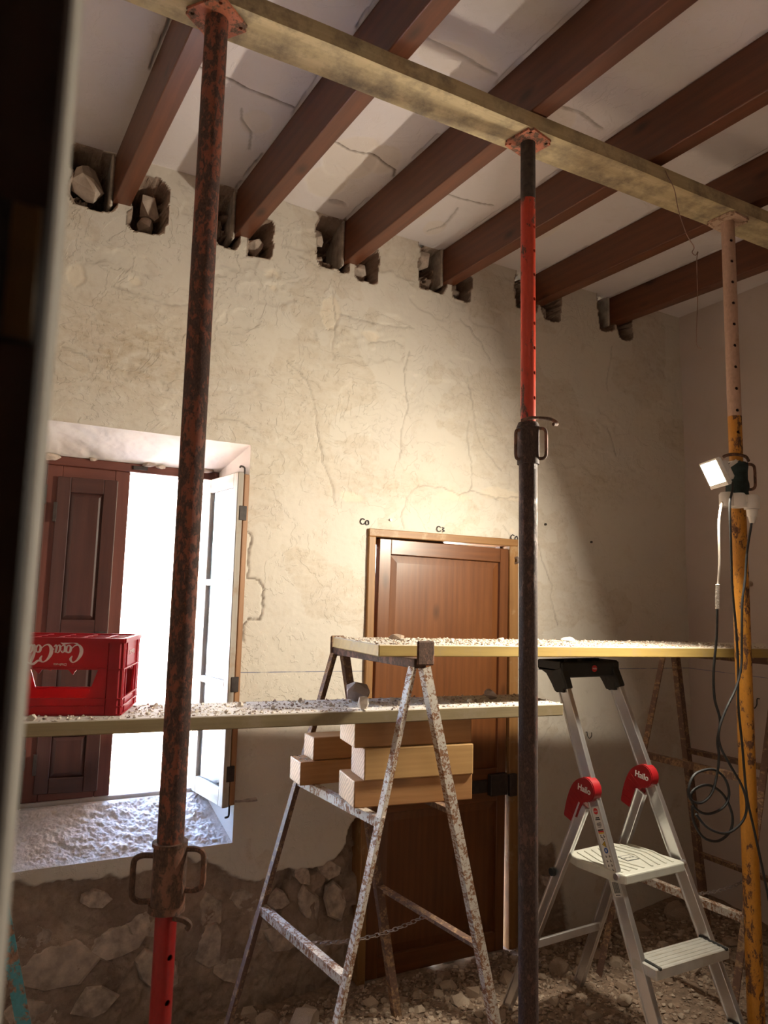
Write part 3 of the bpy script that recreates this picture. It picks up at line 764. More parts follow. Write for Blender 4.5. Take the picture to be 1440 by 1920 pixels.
quads('roof_slab', [[(-1.6, -3.2, 3.62), (4.1, -3.2, 3.62), (4.1, 3.75, 3.62), (-1.6, 3.75, 3.62)]], 'plaster_plain', ceil)
quads('outer_side', [[(3.95, -3.2, -0.1), (3.95, 3.5, -0.1), (3.95, 3.5, 3.62), (3.95, -3.2, 3.62)], [(-1.3, -3.2, -0.1), (-1.3, 3.5, -0.1), (-1.3, 3.5, 3.62), (-1.3, -3.2, 3.62)]], 'garden_stone', wall_left)

# ---- floor: trodden earth under the rubble
def floor_z(x, y):
    x = np.asarray(x, float); y = np.asarray(y, float)
    return 0.012 + 0.075 * sstep(3.0, 2.45, y) * sstep(3.4, 2.6, x) + 0.05 * sstep(2.9, 3.55, x) * sstep(2.0, 2.9, y) + 0.045 * (fbm(x * 3.1 + 5, y * 3.1, 121, 4) - 0.5) + 0.014 * (fbm(x * 22, y * 22, 123, 3) - 0.5)
fx_ = np.arange(-1.2, 3.68, 0.02); fy_ = np.arange(0.45, 3.06, 0.02)
Xg, Yf = np.meshgrid(fx_, fy_, indexing='ij')
floor = tag(link('floor', grid_mesh('floor', np.stack([Xg, Yf, floor_z(Xg, Yf)], -1)), 'soil'), 'earth floor covered in rubble and dust', 'floor', kind='structure')
quads('passage_floor', [[(-1.2, -3.2, -0.02), (2.2, -3.2, -0.02), (2.2, 0.46, -0.02), (-1.2, 0.46, -0.02)]], 'soil', floor)

# ================================================================== CEILING BEAMS
blab = ['dark red-brown ceiling beam beyond the window, against the left wall', 'reddish ceiling beam entering the wall directly above the window', 'reddish ceiling beam passing just beside the rust-red prop head', 'reddish ceiling beam whose end enters the wall between window and door', 'reddish ceiling beam with its end above the panelled door', 'reddish ceiling beam whose end is hidden behind the orange-red prop', 'darkest ceiling beam, next to the side wall near the yellow prop']
for i in range(1, 7):
    zt = CEIL - 0.002
    p0 = Vector((beam_x[i] + BW / 2 - 0.16 * SKEW, 3.16, (beam_z[i] + zt) / 2)); p1 = Vector((beam_x[i] + BW / 2 + (3.0 - 0.604) * SKEW, 0.604, (BEAM_BOT + 0.003 + zt) / 2 if i > 3 else (beam_z[i] + zt) / 2))
    bm = bmesh.new()
    m, L = frame_along(p0, p1)
    vs = box_bm(bm, L, BW, 1.0)
    for v in vs:
        end1 = v.co.x > 0
        bot = (BEAM_BOT + 0.003 if i > 3 else beam_z[i]) if end1 else beam_z[i]
        cz = p1.z if end1 else p0.z
        h = (zt - bot) / 2
        v.co.z = h if v.co.z > 0 else -h
    bev(bm, 0.004, 2)
    tag(link('ceiling_beam', tomesh(bm, 'ceiling_beam'), 'beam_wood', None, m), blab[i], 'beam', 'ceiling beams')

# ================================================================== WINDOW
window_1 = thing('window_1', (0.5, 3.25, 0.83), 'small casement window with dark shutter closed and glazed leaf open', 'window', kind='structure')
# splayed plaster reveal and rough sloping sill
yf = 3.245
FR = (0.130, 0.862, 0.815, 2.215)
n_ = 60
def strip(a0, a1, b0, b1, amp, seed, nu=110, nv=44):
    u = np.linspace(0, 1, nu)[:, None, None]; v = np.linspace(0, 1, nv)[None, :, None]
    A = np.array(a0) * (1 - u) + np.array(a1) * u; B = np.array(b0) * (1 - u) + np.array(b1) * u
    Pq = A * (1 - v) + B * v
    nrm = np.cross(np.array(a1) - np.array(a0), np.array(b0) - np.array(a0)); nrm = nrm / np.linalg.norm(nrm)
    d = (0.35 * (fbm(Pq[..., 0] * 95, Pq[..., 1] * 95, seed + 40, 3) - 0.5) * amp if amp > 0.02 else 0) + (fbm(Pq[..., 0] * 20 + Pq[..., 2] * 13, Pq[..., 1] * 20 + Pq[..., 2] * 9, seed, 4) - 0.5) * amp
    fade = np.minimum(1, np.minimum(v[..., 0] * 12, (1 - v[..., 0]) * 12)) * np.minimum(1, np.minimum(u[..., 0] * 15, (1 - u[..., 0]) * 15))
    return Pq + nrm * (d * fade)[..., None]
W0, W1, W2, W3 = WIN
F0, F1, F2, F3 = FR
link('reveal', grid_mesh('reveal', strip((W0, 3.0, W3), (W1, 3.0, W3), (F0, yf, F3), (F1, yf, F3), 0.010, 131)), 'plaster_reveal', wall_back)
link('reveal', grid_mesh('reveal', strip((W1, 3.0, W2), (W1, 3.0, W3), (F1, yf, F2), (F1, yf, F3), 0.008, 133)), 'plaster_reveal', wall_back)
link('reveal', grid_mesh('reveal', strip((W0, 3.0, W2), (W0, 3.0, W3), (F0, yf, F2), (F0, yf, F3), 0.008, 135)), 'plaster_reveal', wall_back)
link('sill', grid_mesh('sill', strip((W0, 3.0, W2), (W1, 3.0, W2), (F0, yf, F2), (F1, yf, F2), 0.034, 137, 260, 130)), 'sill_mortar', wall_back)
sill_in = strip
# outer part of the opening
quads('outer_reveal', [[(F0, yf, F2), (F0, 3.48, F2 - 0.015), (F0, 3.48, F3), (F0, yf, F3)], [(F1, yf, F2), (F1, 3.48, F2 - 0.015), (F1, 3.48, F3), (F1, yf, F3)], [(F0, yf, F3), (F1, yf, F3), (F1, 3.48, F3), (F0, 3.48, F3)], [(F0, yf, F2), (F1, yf, F2), (F1, 3.50, F2 - 0.015), (F0, 3.50, F2 - 0.015)]], 'plaster_reveal', wall_back)
# broken plaster lumps along the head of the frame
for (x, z, s) in ((0.16, 2.205, 0.5), (0.55, 2.215, 0.42), (0.60, 2.21, 0.3), (0.80, 2.215, 0.45), (0.32, 2.212, 0.25)):
    link('stone', rng.choice(hs), None, wall_back, Matrix.Translation((x, 3.235, z)) @ Matrix.Diagonal((s * 1.3, s * 0.6, s * 0.6, 1)))
# fixed frame
box('frame_head', F0, F1, 3.245, 3.30, 2.176, 2.214, 'window_frame_wood', window_1, 0.003)
box('frame_post', F0, 0.150, 3.240, 3.30, F2, 2.176, 'shutter_wood', window_1, 0.003, 'z')
box('frame_post', 0.830, F1, 3.25, 3.30, F2, 2.176, 'window_frame_wood', window_1, 0.003, 'z')
box('frame_sill', F0, F1, 3.255, 3.31, F2 - 0.005, 0.832, 'casement_wood', window_1, 0.003)
box('latch_plate', 0.485, 0.545, 3.236, 3.246, 2.188, 2.204, 'iron_dark', window_1, 0.001)
def panel_leaf(parent, T, x0, x1, z0, z1, th, stile, rails, mat, pmat, depth=0.012, stile_r=None):
    """framed leaf in local coords (x width, y thickness from 0 to th, z height); rails: list of (z0,z1) incl. top and bottom"""
    sr = stile_r or stile
    box('stile', x0, x0 + stile, 0, th, z0, z1, mat, parent, 0.0025, 'z', T)
    box('stile', x1 - sr, x1, 0, th, z0, z1, mat, parent, 0.0025, 'z', T)
    rails = sorted(rails)
    for a, b in rails:
        box('rail', x0 + stile, x1 - sr, 0.0005, th - 0.0005, a, b, mat, parent, 0.0025, 'x', T)
    for (a, b), (c, d) in zip(rails[:-1], rails[1:]):
        X0, X1, Z0, Z1 = x0 + stile - 0.004, x1 - sr + 0.004, b - 0.004, c + 0.004
        if pmat is None: continue
        bm = bmesh.new()
        e = min(0.042, (X1 - X0) * 0.16)
        cx, cz = (X0 + X1) / 2, (Z0 + Z1) / 2
        # local X up the leaf for the grain
        hw, hh = (X1 - X0) / 2, (Z1 - Z0) / 2
        lo = [(-hh, -hw), (hh, -hw), (hh, hw), (-hh, hw)]
        hi = [(-hh + e, -hw + e), (hh - e, -hw + e), (hh - e, hw - e), (-hh + e, hw - e)]
        yb, ye, yt = th * 0.7, depth + 0.004, depth - 0.005
        ring = []
        for (pts, yy) in ((lo, yb), (lo, ye), (hi, yt)):
            ring.append([bm.verts.new((p, yy, -q)) for p, q in pts])
        for r in range(2):
            for k in range(4):
                bm.faces.new((ring[r][k], ring[r][(k + 1) % 4], ring[r + 1][(k + 1) % 4], ring[r + 1][k]))
        bm.faces.new(ring[2]); bm.faces.new(ring[0])
        Ml = Matrix.Translation((cx, 0, cz)) @ Matrix.Rotation(-math.pi / 2, 4, 'Y')
        link('panel', tomesh(bm, 'panel'), pmat, parent, T @ Ml)
# left leaf, closed
leafL = bpy.data.objects.new('casement_leaf', None); COL.objects.link(leafL); leafL.parent = window_1
leafL['label'] = 'closed brown leaf'
T = Matrix.Translation((0.150, 3.252, 0))
leafL.matrix_basis = WM(window_1).inverted() @ T
panel_leaf(leafL, T, 0.0, 0.327, 0.834, 2.176, 0.036, 0.060, [(0.834, 0.90), (1.27, 1.30), (1.70, 1.73), (2.112, 2.176)], 'window_frame_wood', None)
for (a, b) in ((0.90, 1.27), (1.30, 1.70), (1.73, 2.112)):
    box('pane', 0.205, 0.42, 3.272, 3.275, a, b, 'pane_glass', leafL, 0)
# its inner shutter, slightly ajar
shL = bpy.data.objects.new('shutter', None); COL.objects.link(shL); shL.parent = window_1
shL['label'] = 'dark panelled shutter'
T = Matrix.Translation((0.192, 3.238, 0)) @ Matrix.Rotation(math.radians(-7), 4, 'Z')
shL.matrix_basis = WM(window_1).inverted() @ T
panel_leaf(shL, T, 0.0, 0.232, 0.866, 2.128, 0.026, 0.052, [(0.866, 0.925), (1.085, 1.155), (1.455, 1.545), (2.065, 2.128)], 'shutter_wood', 'shutter_wood', 0.010)
box('lit_edge_strip', 0.2322, 0.2338, 0.001, 0.025, 0.87, 2.124, 'casement_wood', shL, 0, 'z', T)  # pale strip paints in the light catching the dark shutter's free edge
for z in (0.98, 1.98):
    box('hinge', -0.008, 0.006, -0.006, 0.004, z - 0.04, z + 0.04, 'iron_dark', shL, 0.001, 'z', T)
box('latch', 0.185, 0.228, -0.006, 0.0, 1.44, 1.50, 'iron_dark', shL, 0.001, 'x', T)
for z in (1.0, 2.05):
    box('hinge', 0.144, 0.156, 3.238, 3.252, z - 0.04, z + 0.04, 'iron_dark', window_1, 0.001, 'z')
# right leaf, swung open into the room, with its shutter folded against it
leafR = bpy.data.objects.new('casement_leaf', None); COL.objects.link(leafR); leafR.parent = window_1
leafR['label'] = 'open glazed leaf of bleached bare wood'
ang = math.atan2(-0.318, 0.046)
T = Matrix.Translation((0.812, 3.255, 0)) @ Matrix.Rotation(ang, 4, 'Z')
leafR.matrix_basis = WM(window_1).inverted() @ T
# local y>0 is towards +X side of the room (ang ~ -82deg: local +y -> +x)
panel_leaf(leafR, T, 0.0, 0.325, 0.822, 2.172, 0.027, 0.042, [(0.822, 0.89), (1.285, 1.312), (1.70, 1.727), (2.112, 2.172)], 'casement_wood', None)
for (a, b) in ((0.89, 1.285), (1.312, 1.70), (1.727, 2.112)):
    box('pane', 0.040, 0.285, 0.012, 0.015, a, b, 'pane_glass', leafR, 0, 'x', T)
shR = bpy.data.objects.new('shutter', None); COL.objects.link(shR); shR.parent = window_1
shR['label'] = 'brown shutter folded behind the open leaf'
T2 = T @ Matrix.Translation((0.03, 0.032, 0))
shR.matrix_basis = WM(window_1).inverted() @ T2
panel_leaf(shR, T2, 0.0, 0.290, 0.826, 2.166, 0.024, 0.05, [(0.826, 0.90), (1.45, 1.54), (2.10, 2.166)], 'shutter_edge_wood', 'shutter_edge_wood', 0.010)
for z in (0.95, 1.30, 2.0):
    box('hinge', 0.318, 0.328, 0.012, 0.045, z - 0.03, z + 0.03, 'iron_dark', leafR, 0.001, 'z', T)
sweep('bolt_hook', [T @ Vector(p) for p in ((0.31, 0.035, 2.165), (0.31, 0.035, 2.19), (0.312, 0.028, 2.197), (0.322, 0.012, 2.197), (0.328, 0.005, 2.190))], 0.004, 'iron_dark', leafR, 4)
sweep('bolt', [T @ Vector(p) for p in ((0.315, 0.035, 0.90), (0.315, 0.035, 0.80), (0.318, 0.03, 0.785), (0.325, 0.015, 0.785))], 0.004, 'iron_dark', leafR, 4)
sweep('bolt_handle', [(0.905, 2.93, 0.846), (0.925, 2.925, 0.845), (0.985, 2.915, 0.848), (0.990, 2.914, 0.848)], [0.005] * 9 + [0.008] * 8 + [0.006] * 2, 'galvanised', leafR, 6)

# ================================================================== DOOR
door_1 = thing('door_1', (1.93, 3.0, 0.0), 'brown panelled wooden door in a worn timber frame', 'door', kind='structure')
dz0, dz1 = 0.0, 1.982
box('frame_post', 1.503, 1.540, 2.984, 3.09, dz0, dz1 - 0.036, 'door_frame_wood', door_1, 0.003, 'z')
box('frame_post', 2.312, 2.366, 2.984, 3.09, dz0, dz1 - 0.036, 'door_frame_wood', door_1, 0.003, 'z')
box('frame_head', 1.503, 2.366, 2.984, 3.09, dz1 - 0.036, dz1, 'door_frame_wood', door_1, 0.003, 'x')
box('door_stop', 1.536, 1.562, 3.046, 3.09, dz0, 1.946, 'jamb_wood', door_1, 0.001, 'z')
box('door_stop', 1.562, 1.95, 3.046, 3.09, 1.915, 1.946, 'jamb_wood', door_1, 0.001, 'x')
box('door_stop', 2.298, 2.312, 3.05, 3.09, dz0, 1.946, 'jamb_wood', door_1, 0.001, 'z')
dl = bpy.data.objects.new('door_leaf', None); COL.objects.link(dl); dl.parent = door_1
T = Matrix.Translation((1.543, 3.0, 0.012)) @ Matrix.Rotation(math.radians(0.75), 4, 'Y')
dl.matrix_basis = WM(door_1).inverted() @ T
panel_leaf(dl, T, 0.0, 0.748, 0.0, 1.928, 0.040, 0.062, [(0.0, 0.085), (0.69, 0.845), (1.858, 1.928)], 'door_wood', 'door_wood', 0.016, 0.052)
box('lock_case', 2.19, 2.29, 2.968, 3.0, 0.725, 0.825, 'iron_dark', door_1, 0.003)
box('lock_keeper', 2.300, 2.345, 2.962, 2.984, 0.715, 0.82, 'iron_dark', door_1, 0.003)
box('key_plate', 2.10, 2.185, 2.992, 3.001, 0.74, 0.80, 'iron_dark', door_1, 0.002)
sweep('catch', [(2.345, 2.984, 1.885), (2.347, 2.965, 1.885), (2.347, 2.962, 1.865), (2.345, 2.984, 1.858)], 0.006, 'galvanised', door_1, 4)

# ================================================================== OUTSIDE
gw = thing('garden_wall', (2.0, 6.9, -0.1), 'sunlit pale stone garden wall seen through the open window', 'garden wall')
bm = bmesh.new(); box_bm(bm, 0.56, 0.3, 0.33); bev(bm, 0.012)
bme = tomesh(bm, 'stone_block'); bme.materials.append(MAT['garden_stone'])
box('wall_core', -0.55, 4.6, 6.765, 7.15, -0.1, 3.9, 'garden_stone', gw, 0)
rg = random.Random(3)
for r in range(12):
    for c in range(9):
        x = -0.30 + c * 0.58 + (0.29 if r % 2 else 0)
        link('stone_block', bme, None, gw, Matrix.Translation((x, 6.9 + rg.uniform(-0.025, 0.02), 0.06 + r * 0.338)) @ Matrix.Rotation(rg.uniform(-.02, .02), 4, 'Y') @ Matrix.Diagonal((rg.uniform(0.9, 0.99), 1, rg.uniform(0.92, 0.98), 1)))
gy = np.arange(-60, 80, 4.0); gx = np.arange(-80, 81, 4.0)
tag(quads('garden_ground', [[(-60, 3.48, -0.15), (60, 3.48, -0.15), (60, 90, -0.15), (-60, 90, -0.15)], [(-60, -60, -0.15), (60, -60, -0.15), (60, -3.2, -0.15), (-60, -3.2, -0.15)], [(-60, -3.2, -0.15), (-1.3, -3.2, -0.15), (-1.3, 3.48, -0.15), (-60, 3.48, -0.15)]], 'garden_ground'), 'pale dry ground outside the window', 'ground', kind='structure')
hx = np.linspace(-60, 30, 70); hy = np.linspace(42, 80, 30)
HX, HY = np.meshgrid(hx, hy, indexing='ij')
HZ = (3.0 + 7.0 * fbm(HX * 0.06, HY * 0.06, 151, 4)) * sstep(42, 60, HY) - 0.15
tag(link('hills', grid_mesh('hills', np.stack([HX, HY, HZ], -1)), 'hill_green'), 'hazy green hills beyond the window', 'hill', kind='structure')
lw_ = thing('low_wall', (-6.0, 11.0, -0.15), 'low pale garden wall outside, mirrored in the window panes', 'garden wall')
box('wall_core', -12, -0.9, 11.0, 11.3, -0.15, 1.5, 'garden_stone', lw_, 0.01)
box('coping', -12, -0.9, 10.95, 11.35, 1.5, 1.6, 'garden_stone', lw_, 0.01)
wd_ = thing('dry_weed', (1.02, 6.30, -0.15), 'yellowed dry weed at the foot of the garden wall', 'plant')
bm = bmesh.new()
for k in range(14):
    a = rg.uniform(0, 6.28); h = rg.uniform(0.25, 0.55); s = rg.uniform(0.05, 0.25)
    sweep_bm(bm, catmull([(1.02, 6.30, -0.15), (1.02 + s * 0.4 * math.cos(a), 6.30 + s * 0.4 * math.sin(a), -0.15 + h * 0.6), (1.02 + s * math.cos(a), 6.30 + s * math.sin(a), -0.15 + h)], 4), 0.008, 5)
link('stem', tomesh(bm, 'stem'), 'weed', wd_)
bm = bmesh.new()
for k in range(46):
    a = rg.uniform(0, 6.28); h = rg.uniform(0.1, 0.55); s = rg.uniform(0.02, 0.24)
    p = Vector((1.02 + s * math.cos(a), 6.30 + s * math.sin(a), -0.15 + h)); d = Vector((math.cos(a), math.sin(a), rg.uniform(-.3, .6))) * 0.07; q = Vector((-math.sin(a), math.cos(a), 0)) * 0.02
    bm.faces.new([bm.verts.new(p), bm.verts.new(p + d * 0.5 + q), bm.verts.new(p + d), bm.verts.new(p + d * 0.5 - q)])
link('leaf', tomesh(bm, 'leaf'), 'weed', wd_)['kind'] = 'stuff'
# ================================================================== NEEDLE BEAM AND STEEL PROPS
NZ0, NZ1 = 3.182, 3.2365
bm = bmesh.new(); vs = box_bm(bm, 3.05, 0.13, NZ1 - NZ0)
bmesh.ops.subdivide_edges(bm, edges=[e for e in bm.edges if abs(e.verts[0].co.x - e.verts[1].co.x) > 1], cuts=60)
for v in bm.verts:
    v.co.y += 0.004 * (float(vnoise(np.array(v.co.x * 5 + (9 if v.co.y > 0 else 0)), np.array(0.3), 161)) - 0.5)
    if v.co.z < 0: v.co.z += 0.003 * float(vnoise(np.array(v.co.x * 3), np.array(2.3 + v.co.y), 163))
tag(link('support_timber', tomesh(bm, 'support_timber'), 'needle_wood', None, Matrix.Translation((1.52, 1.785, (NZ0 + NZ1) / 2))), 'weathered grey-yellow timber laid across the props under the ceiling beams', 'timber')
YP = 1.785
def ubow(c, R_, out, h, r, ang):
    """U-shaped handle welded to a sleeve of radius R_ at angle ang"""
    ca, sa = math.cos(ang), math.sin(ang)
    pts = [(R_ - 0.004, h), (R_ + out * 0.55, h), (R_ + out * 0.92, h - 0.008), (R_ + out, h - 0.025), (R_ + out, 0), (R_ + out, -h + 0.025), (R_ + out * 0.92, -h + 0.008), (R_ + out * 0.55, -h), (R_ - 0.004, -h)]
    return [(c[0] + a * ca, c[1] + a * sa, c[2] + b) for a, b in pts]
def head_plate(name, x, z, size, rz, mat, par, holes=True):
    bm = bmesh.new(); box_bm(bm, size, size, 0.008); bmesh.ops.bevel(bm, geom=[e for e in bm.edges if abs(e.verts[0].co.z - e.verts[1].co.z) > 0.004], offset=0.012, segments=2, affect='EDGES')
    o = link(name, tomesh(bm, name), mat, par, Matrix.Translation((x, YP, z)) @ Matrix.Rotation(rz, 4, 'Z'))
    if holes:
        Rz = Matrix.Translation((x, YP, z)) @ Matrix.Rotation(rz, 4, 'Z')
        cut(o, [(Rz @ Vector((a * size * 0.36, b * size * 0.36, -0.02)), Rz @ Vector((a * size * 0.36, b * size * 0.36, 0.02)), 0.0055) for a, b in ((1, 1), (1, -1), (-1, 1), (-1, -1))])
    return o
def pin_holes(tube, x, zz, az, hr=0.0068):
    """drill pin holes right through a hollow prop tube"""
    d = Vector((math.cos(az), math.sin(az), 0)) * 0.06
    cut(tube, [(Vector((x, YP, z)) - d, Vector((x, YP, z)) + d, hr) for z in zz])
fz = lambda x, y=YP: float(floor_z(x, y))
# left prop: wide tube above, red inner tube below
XL = 0.404
pl = thing('steel_prop', (XL, YP, fz(XL)), 'rust-red steel prop with a bright red lower tube, in front of the window', 'prop', 'steel props')
head_plate('head_plate', XL, NZ0 - 0.004, 0.125, math.radians(38), 'plate_red', pl)
vtube('outer_tube', XL, YP, 1.075, NZ0 - 0.008, 0.0305, 'rust_red', pl)
itL = hollow_tube('inner_tube', XL, YP, fz(XL) + 0.008, 1.08, 0.0245, 0.0035, 'red_paint', pl)
vtube('sleeve', XL + 0.002, YP, 0.945, 1.082, 0.0385, 'rust_brown', pl)
bm = bmesh.new(); tube_bm(bm, (XL, YP, 0.935), (XL, YP, 0.950), 0.041, None, 28); link('sleeve_rim', tomesh(bm, 'sleeve_rim', True), 'rust_brown', pl)
bm = bmesh.new(); tube_bm(bm, (XL, YP, 1.078), (XL, YP, 1.086), 0.0405, None, 28); link('sleeve_rim', tomesh(bm, 'sleeve_rim', True), 'rust_brown', pl)
sweep('handle', ubow((XL, YP, 1.025), 0.038, 0.042, 0.045, 0.0068, math.radians(-28)), 0.0068, 'rust_brown', pl, 5)
sweep('handle', ubow((XL, YP, 1.005), 0.038, 0.042, 0.050, 0.0068, math.radians(158)), 0.0068, 'rust_brown', pl, 5)
sweep('locking_pin', [(XL + 0.01, YP - 0.03, 0.928), (XL + 0.03, YP - 0.045, 0.925), (XL + 0.042, YP - 0.05, 0.915), (XL + 0.036, YP - 0.05, 0.905)], 0.007, 'rust_brown', pl, 5)
pin_holes(itL, XL, (0.84, 0.745, 0.65), math.radians(-68))
head_plate('base_plate', XL, fz(XL) + 0.004, 0.125, 0.3, 'plate_red', pl, False)
# middle prop
XM = 1.453
pm = thing('steel_prop', (XM, YP, fz(XM)), 'steel prop with orange-red upper tube and dark lower tube, before the door', 'prop', 'steel props')
head_plate('head_plate', XM, NZ0 - 0.004, 0.118, math.radians(14), 'plate_red', pm)
vtube('tube_top', XM, YP, 2.975, NZ0 - 0.008, 0.0245, 'black_socket', pm)
itM = hollow_tube('inner_tube', XM, YP, 2.19, 2.98, 0.0238, 0.0035, 'orange_red_paint', pm)
vtube('outer_tube', XM, YP, fz(XM) + 0.008, 2.10, 0.0288, 'dark_rust', pm)
vtube('sleeve', XM, YP, 2.088, 2.212, 0.0345, 'dark_rust', pm)
bm = bmesh.new(); tube_bm(bm, (XM, YP, 2.206), (XM, YP, 2.222), 0.037, 0.031, 28); link('sleeve_rim', tomesh(bm, 'sleeve_rim', True), 'dark_rust', pm)
sweep('handle', ubow((XM, YP, 2.155), 0.034, 0.022, 0.048, 0.0052, math.radians(-38)), 0.0052, 'rust_brown', pm, 5)
sweep('handle', ubow((XM, YP, 2.148), 0.034, 0.014, 0.046, 0.0052, math.radians(178)), 0.0052, 'rust_brown', pm, 5)
sweep('locking_pin', [(XM - 0.036, YP - 0.012, 2.222), (XM - 0.02, YP - 0.034, 2.228), (XM + 0.015, YP - 0.038, 2.232), (XM + 0.05, YP - 0.04, 2.234), (XM + 0.072, YP - 0.044, 2.228), (XM + 0.074, YP - 0.050, 2.218), (XM + 0.055, YP - 0.056, 2.214)], 0.0055, 'rust_brown', pm, 6)
pin_holes(itM, XM, [2.30 + 0.082 * k for k in range(8)], math.radians(-68), 0.0062)
head_plate('base_plate', XM, fz(XM) + 0.004, 0.125, 0.2, 'plate_red', pm, False)
# right prop
XR = 2.457
pr = thing('steel_prop', (XR, YP, fz(XR)), 'yellow rust-flecked steel prop with a row of pin holes in its pale upper tube', 'prop', 'steel props')
head_plate('head_plate', XR, NZ0 - 0.004, 0.120, math.radians(6), 'plate_pale', pr)
it = hollow_tube('inner_tube', XR, YP, 2.385, NZ0 - 0.008, 0.0248, 0.0035, 'pink_primer', pr)
it2 = hollow_tube('inner_tube', XR, YP, 2.20, 2.385, 0.0249, 0.0035, 'yellow_paint', pr)
pin_holes(it, XR, [2.319 + 0.0855 * k for k in range(1, 10)], math.radians(-118), 0.0064)
pin_holes(it2, XR, [2.319], math.radians(-118), 0.0064)
vtube('outer_tube', XR, YP, fz(XR) + 0.008, 2.10, 0.0288, 'yellow_paint', pr)
vtube('sleeve', XR, YP, 2.085, 2.205, 0.0345, 'rust_brown', pr)
sweep('handle', ubow((XR, YP, 2.150), 0.034, 0.030, 0.048, 0.0056, math.radians(-40)), 0.0056, 'rust_brown', pr, 5)
sweep('locking_pin', [(XR + 0.03, YP - 0.03, 2.212), (XR - 0.005, YP - 0.042, 2.222), (XR - 0.05, YP - 0.035, 2.226), (XR - 0.074, YP - 0.018, 2.223), (XR - 0.080, YP - 0.004, 2.217)], 0.006, 'rust_brown', pr, 6)
head_plate('base_plate', XR, fz(XR) + 0.004, 0.098, 0.0, 'plate_pale', pr, False)
# dark cloth wound round the sleeve
bm = bmesh.new()
R1 = random.Random(4)
ringz = np.linspace(2.08, 2.202, 9)
rows = []
for z in ringz:
    rows.append([bm.verts.new((XR + (0.0375 + R1.uniform(0, 0.006)) * math.cos(a), YP + (0.0375 + R1.uniform(0, 0.006)) * math.sin(a), z + R1.uniform(-.004, .004))) for a in np.linspace(math.radians(-250), math.radians(-62), 18)])
for i in range(8):
    for k in range(17):
        bm.faces.new((rows[i][k], rows[i][k + 1], rows[i + 1][k + 1], rows[i + 1][k]))
bmesh.ops.solidify(bm, geom=list(bm.faces), thickness=0.002)
tag(link('cloth_wrap', tomesh(bm, 'cloth_wrap', True), 'rag_green'), 'dark green cloth wound round the sleeve of the yellow prop', 'cloth')
# loose wire tied over the support timber
sweep_pts = [(2.03, 1.725, 3.232), (2.034, 1.712, 3.20), (2.062, 1.708, 3.155), (2.079, 1.706, 3.076), (2.118, 1.704, 2.994), (2.150, 1.702, 2.958), (2.137, 1.700, 2.932), (2.150, 1.696, 2.922), (2.166, 1.698, 2.94), (2.160, 1.700, 2.90), (2.159, 1.70, 2.761), (2.146, 1.70, 2.60), (2.171, 1.70, 2.574)]
tag(sweep('loose_wire', [(2.03, 1.76, NZ1 - 0.004)] + sweep_pts, 0.0016, 'wire', None, 6, 6), 'thin twisted wire dangling from the support timber', 'wire')

# ================================================================== TRESTLES
def trestle(loc, label, near, far, mats, sect=0.030, zup=1.0, zlow=0.55, chain=None, plate=True, group='steel trestles', lowmat=None):
    """near/far: dict(top=(xl,xr), y, ztop, foot=(xl,xr)) for the two ends"""
    t = thing('trestle', loc, label, 'trestle', group)
    ends = []
    for e, sgn in ((near, -1), (far, 1)):
        legs = []
        for s, (xt, xf) in enumerate(zip(e['top'], e['foot'])):
            p0 = Vector((xf, e['y'], fz(xf, e['y']) - 0.004)); p1 = Vector((xt, e['y'], e['z']))
            angle_bar('leg', p0, p1, sect, 0.005, mats[0] if e is near else mats[1], t, (0, 1, 0), 1, 1 if s else -1)
            legs.append((p0, p1))
        ends.append(legs)
    zt = near['z']
    xr0 = (near['top'][0] + near['top'][1]) / 2; xr1 = (far['top'][0] + far['top'][1]) / 2
    r = bar('top_rail', (xr0, near['y'] - 0.005, near['z'] + 0.012), (xr1, far['y'] + 0.02, far['z'] + 0.012), 0.045, 0.030, mats[2], t)
    if plate:
        box('end_plate', xr0 - 0.018, xr0 + 0.046, near['y'] - 0.018, near['y'] - 0.008, near['z'] + 0.006, near['z'] + 0.084, mats[2], t, 0.006)
        box('end_plate', xr1 - 0.030, xr1 + 0.030, far['y'] + 0.021, far['y'] + 0.031, far['z'] - 0.01, far['z'] + 0.068, mats[1], t, 0.006)
    def at(leg, z):
        p0, p1 = leg
        k = (z - p0.z) / (p1.z - p0.z)
        return p0.lerp(p1, k)
    mids = []
    for s in (0, 1):
        for j, z in enumerate((zup, zlow)):
            a = at(ends[0][s], z - 0.014); b = at(ends[1][s], z - 0.014)
            angle_bar('stretcher', a, b, 0.028, 0.004, (lowmat or mats)[s] if j else mats[s], t, (0, 0, 1), 1 if s else -1, -1)
            if j: mids.append(a.lerp(b, 0.5))
    if chain:
        bm = bmesh.new()
        A, B = mids; n = chain
        for k in range(n):
            u = (k + 0.5) / n
            c = A.lerp(B, u) - Vector((0, 0, 0.03 * 4 * u * (1 - u)))
            d = (B - A).normalized(); q = Vector((0, 0, 1)) if k % 2 else d.cross(Vector((0, 0, 1))).normalized()
            hl = (B - A).length / n * 0.68
            pts = [c + d * hl * math.cos(a) + q * 0.0065 * math.sin(a) for a in np.linspace(0, 2 * math.pi, 10)[:-1]]
            sweep_bm(bm, pts, 0.0018, 5, True)
        link('chain', tomesh(bm, 'chain', True), 'galvanised', t)
    return t
T1 = trestle((1.2, 2.3, 0.08), 'rust-flecked white trestle carrying the lumber and the end of the upper plank', dict(top=(1.190, 1.226), y=2.02, z=1.444, foot=(0.878, 1.573)), dict(top=(1.176, 1.216), y=2.60, z=1.444, foot=(0.79, 1.483)), ('trestle_white', 'trestle_brown', 'rust_brown'), chain=26, zup=1.0, zlow=0.57, lowmat=('trestle_white', 'trestle_brown'))
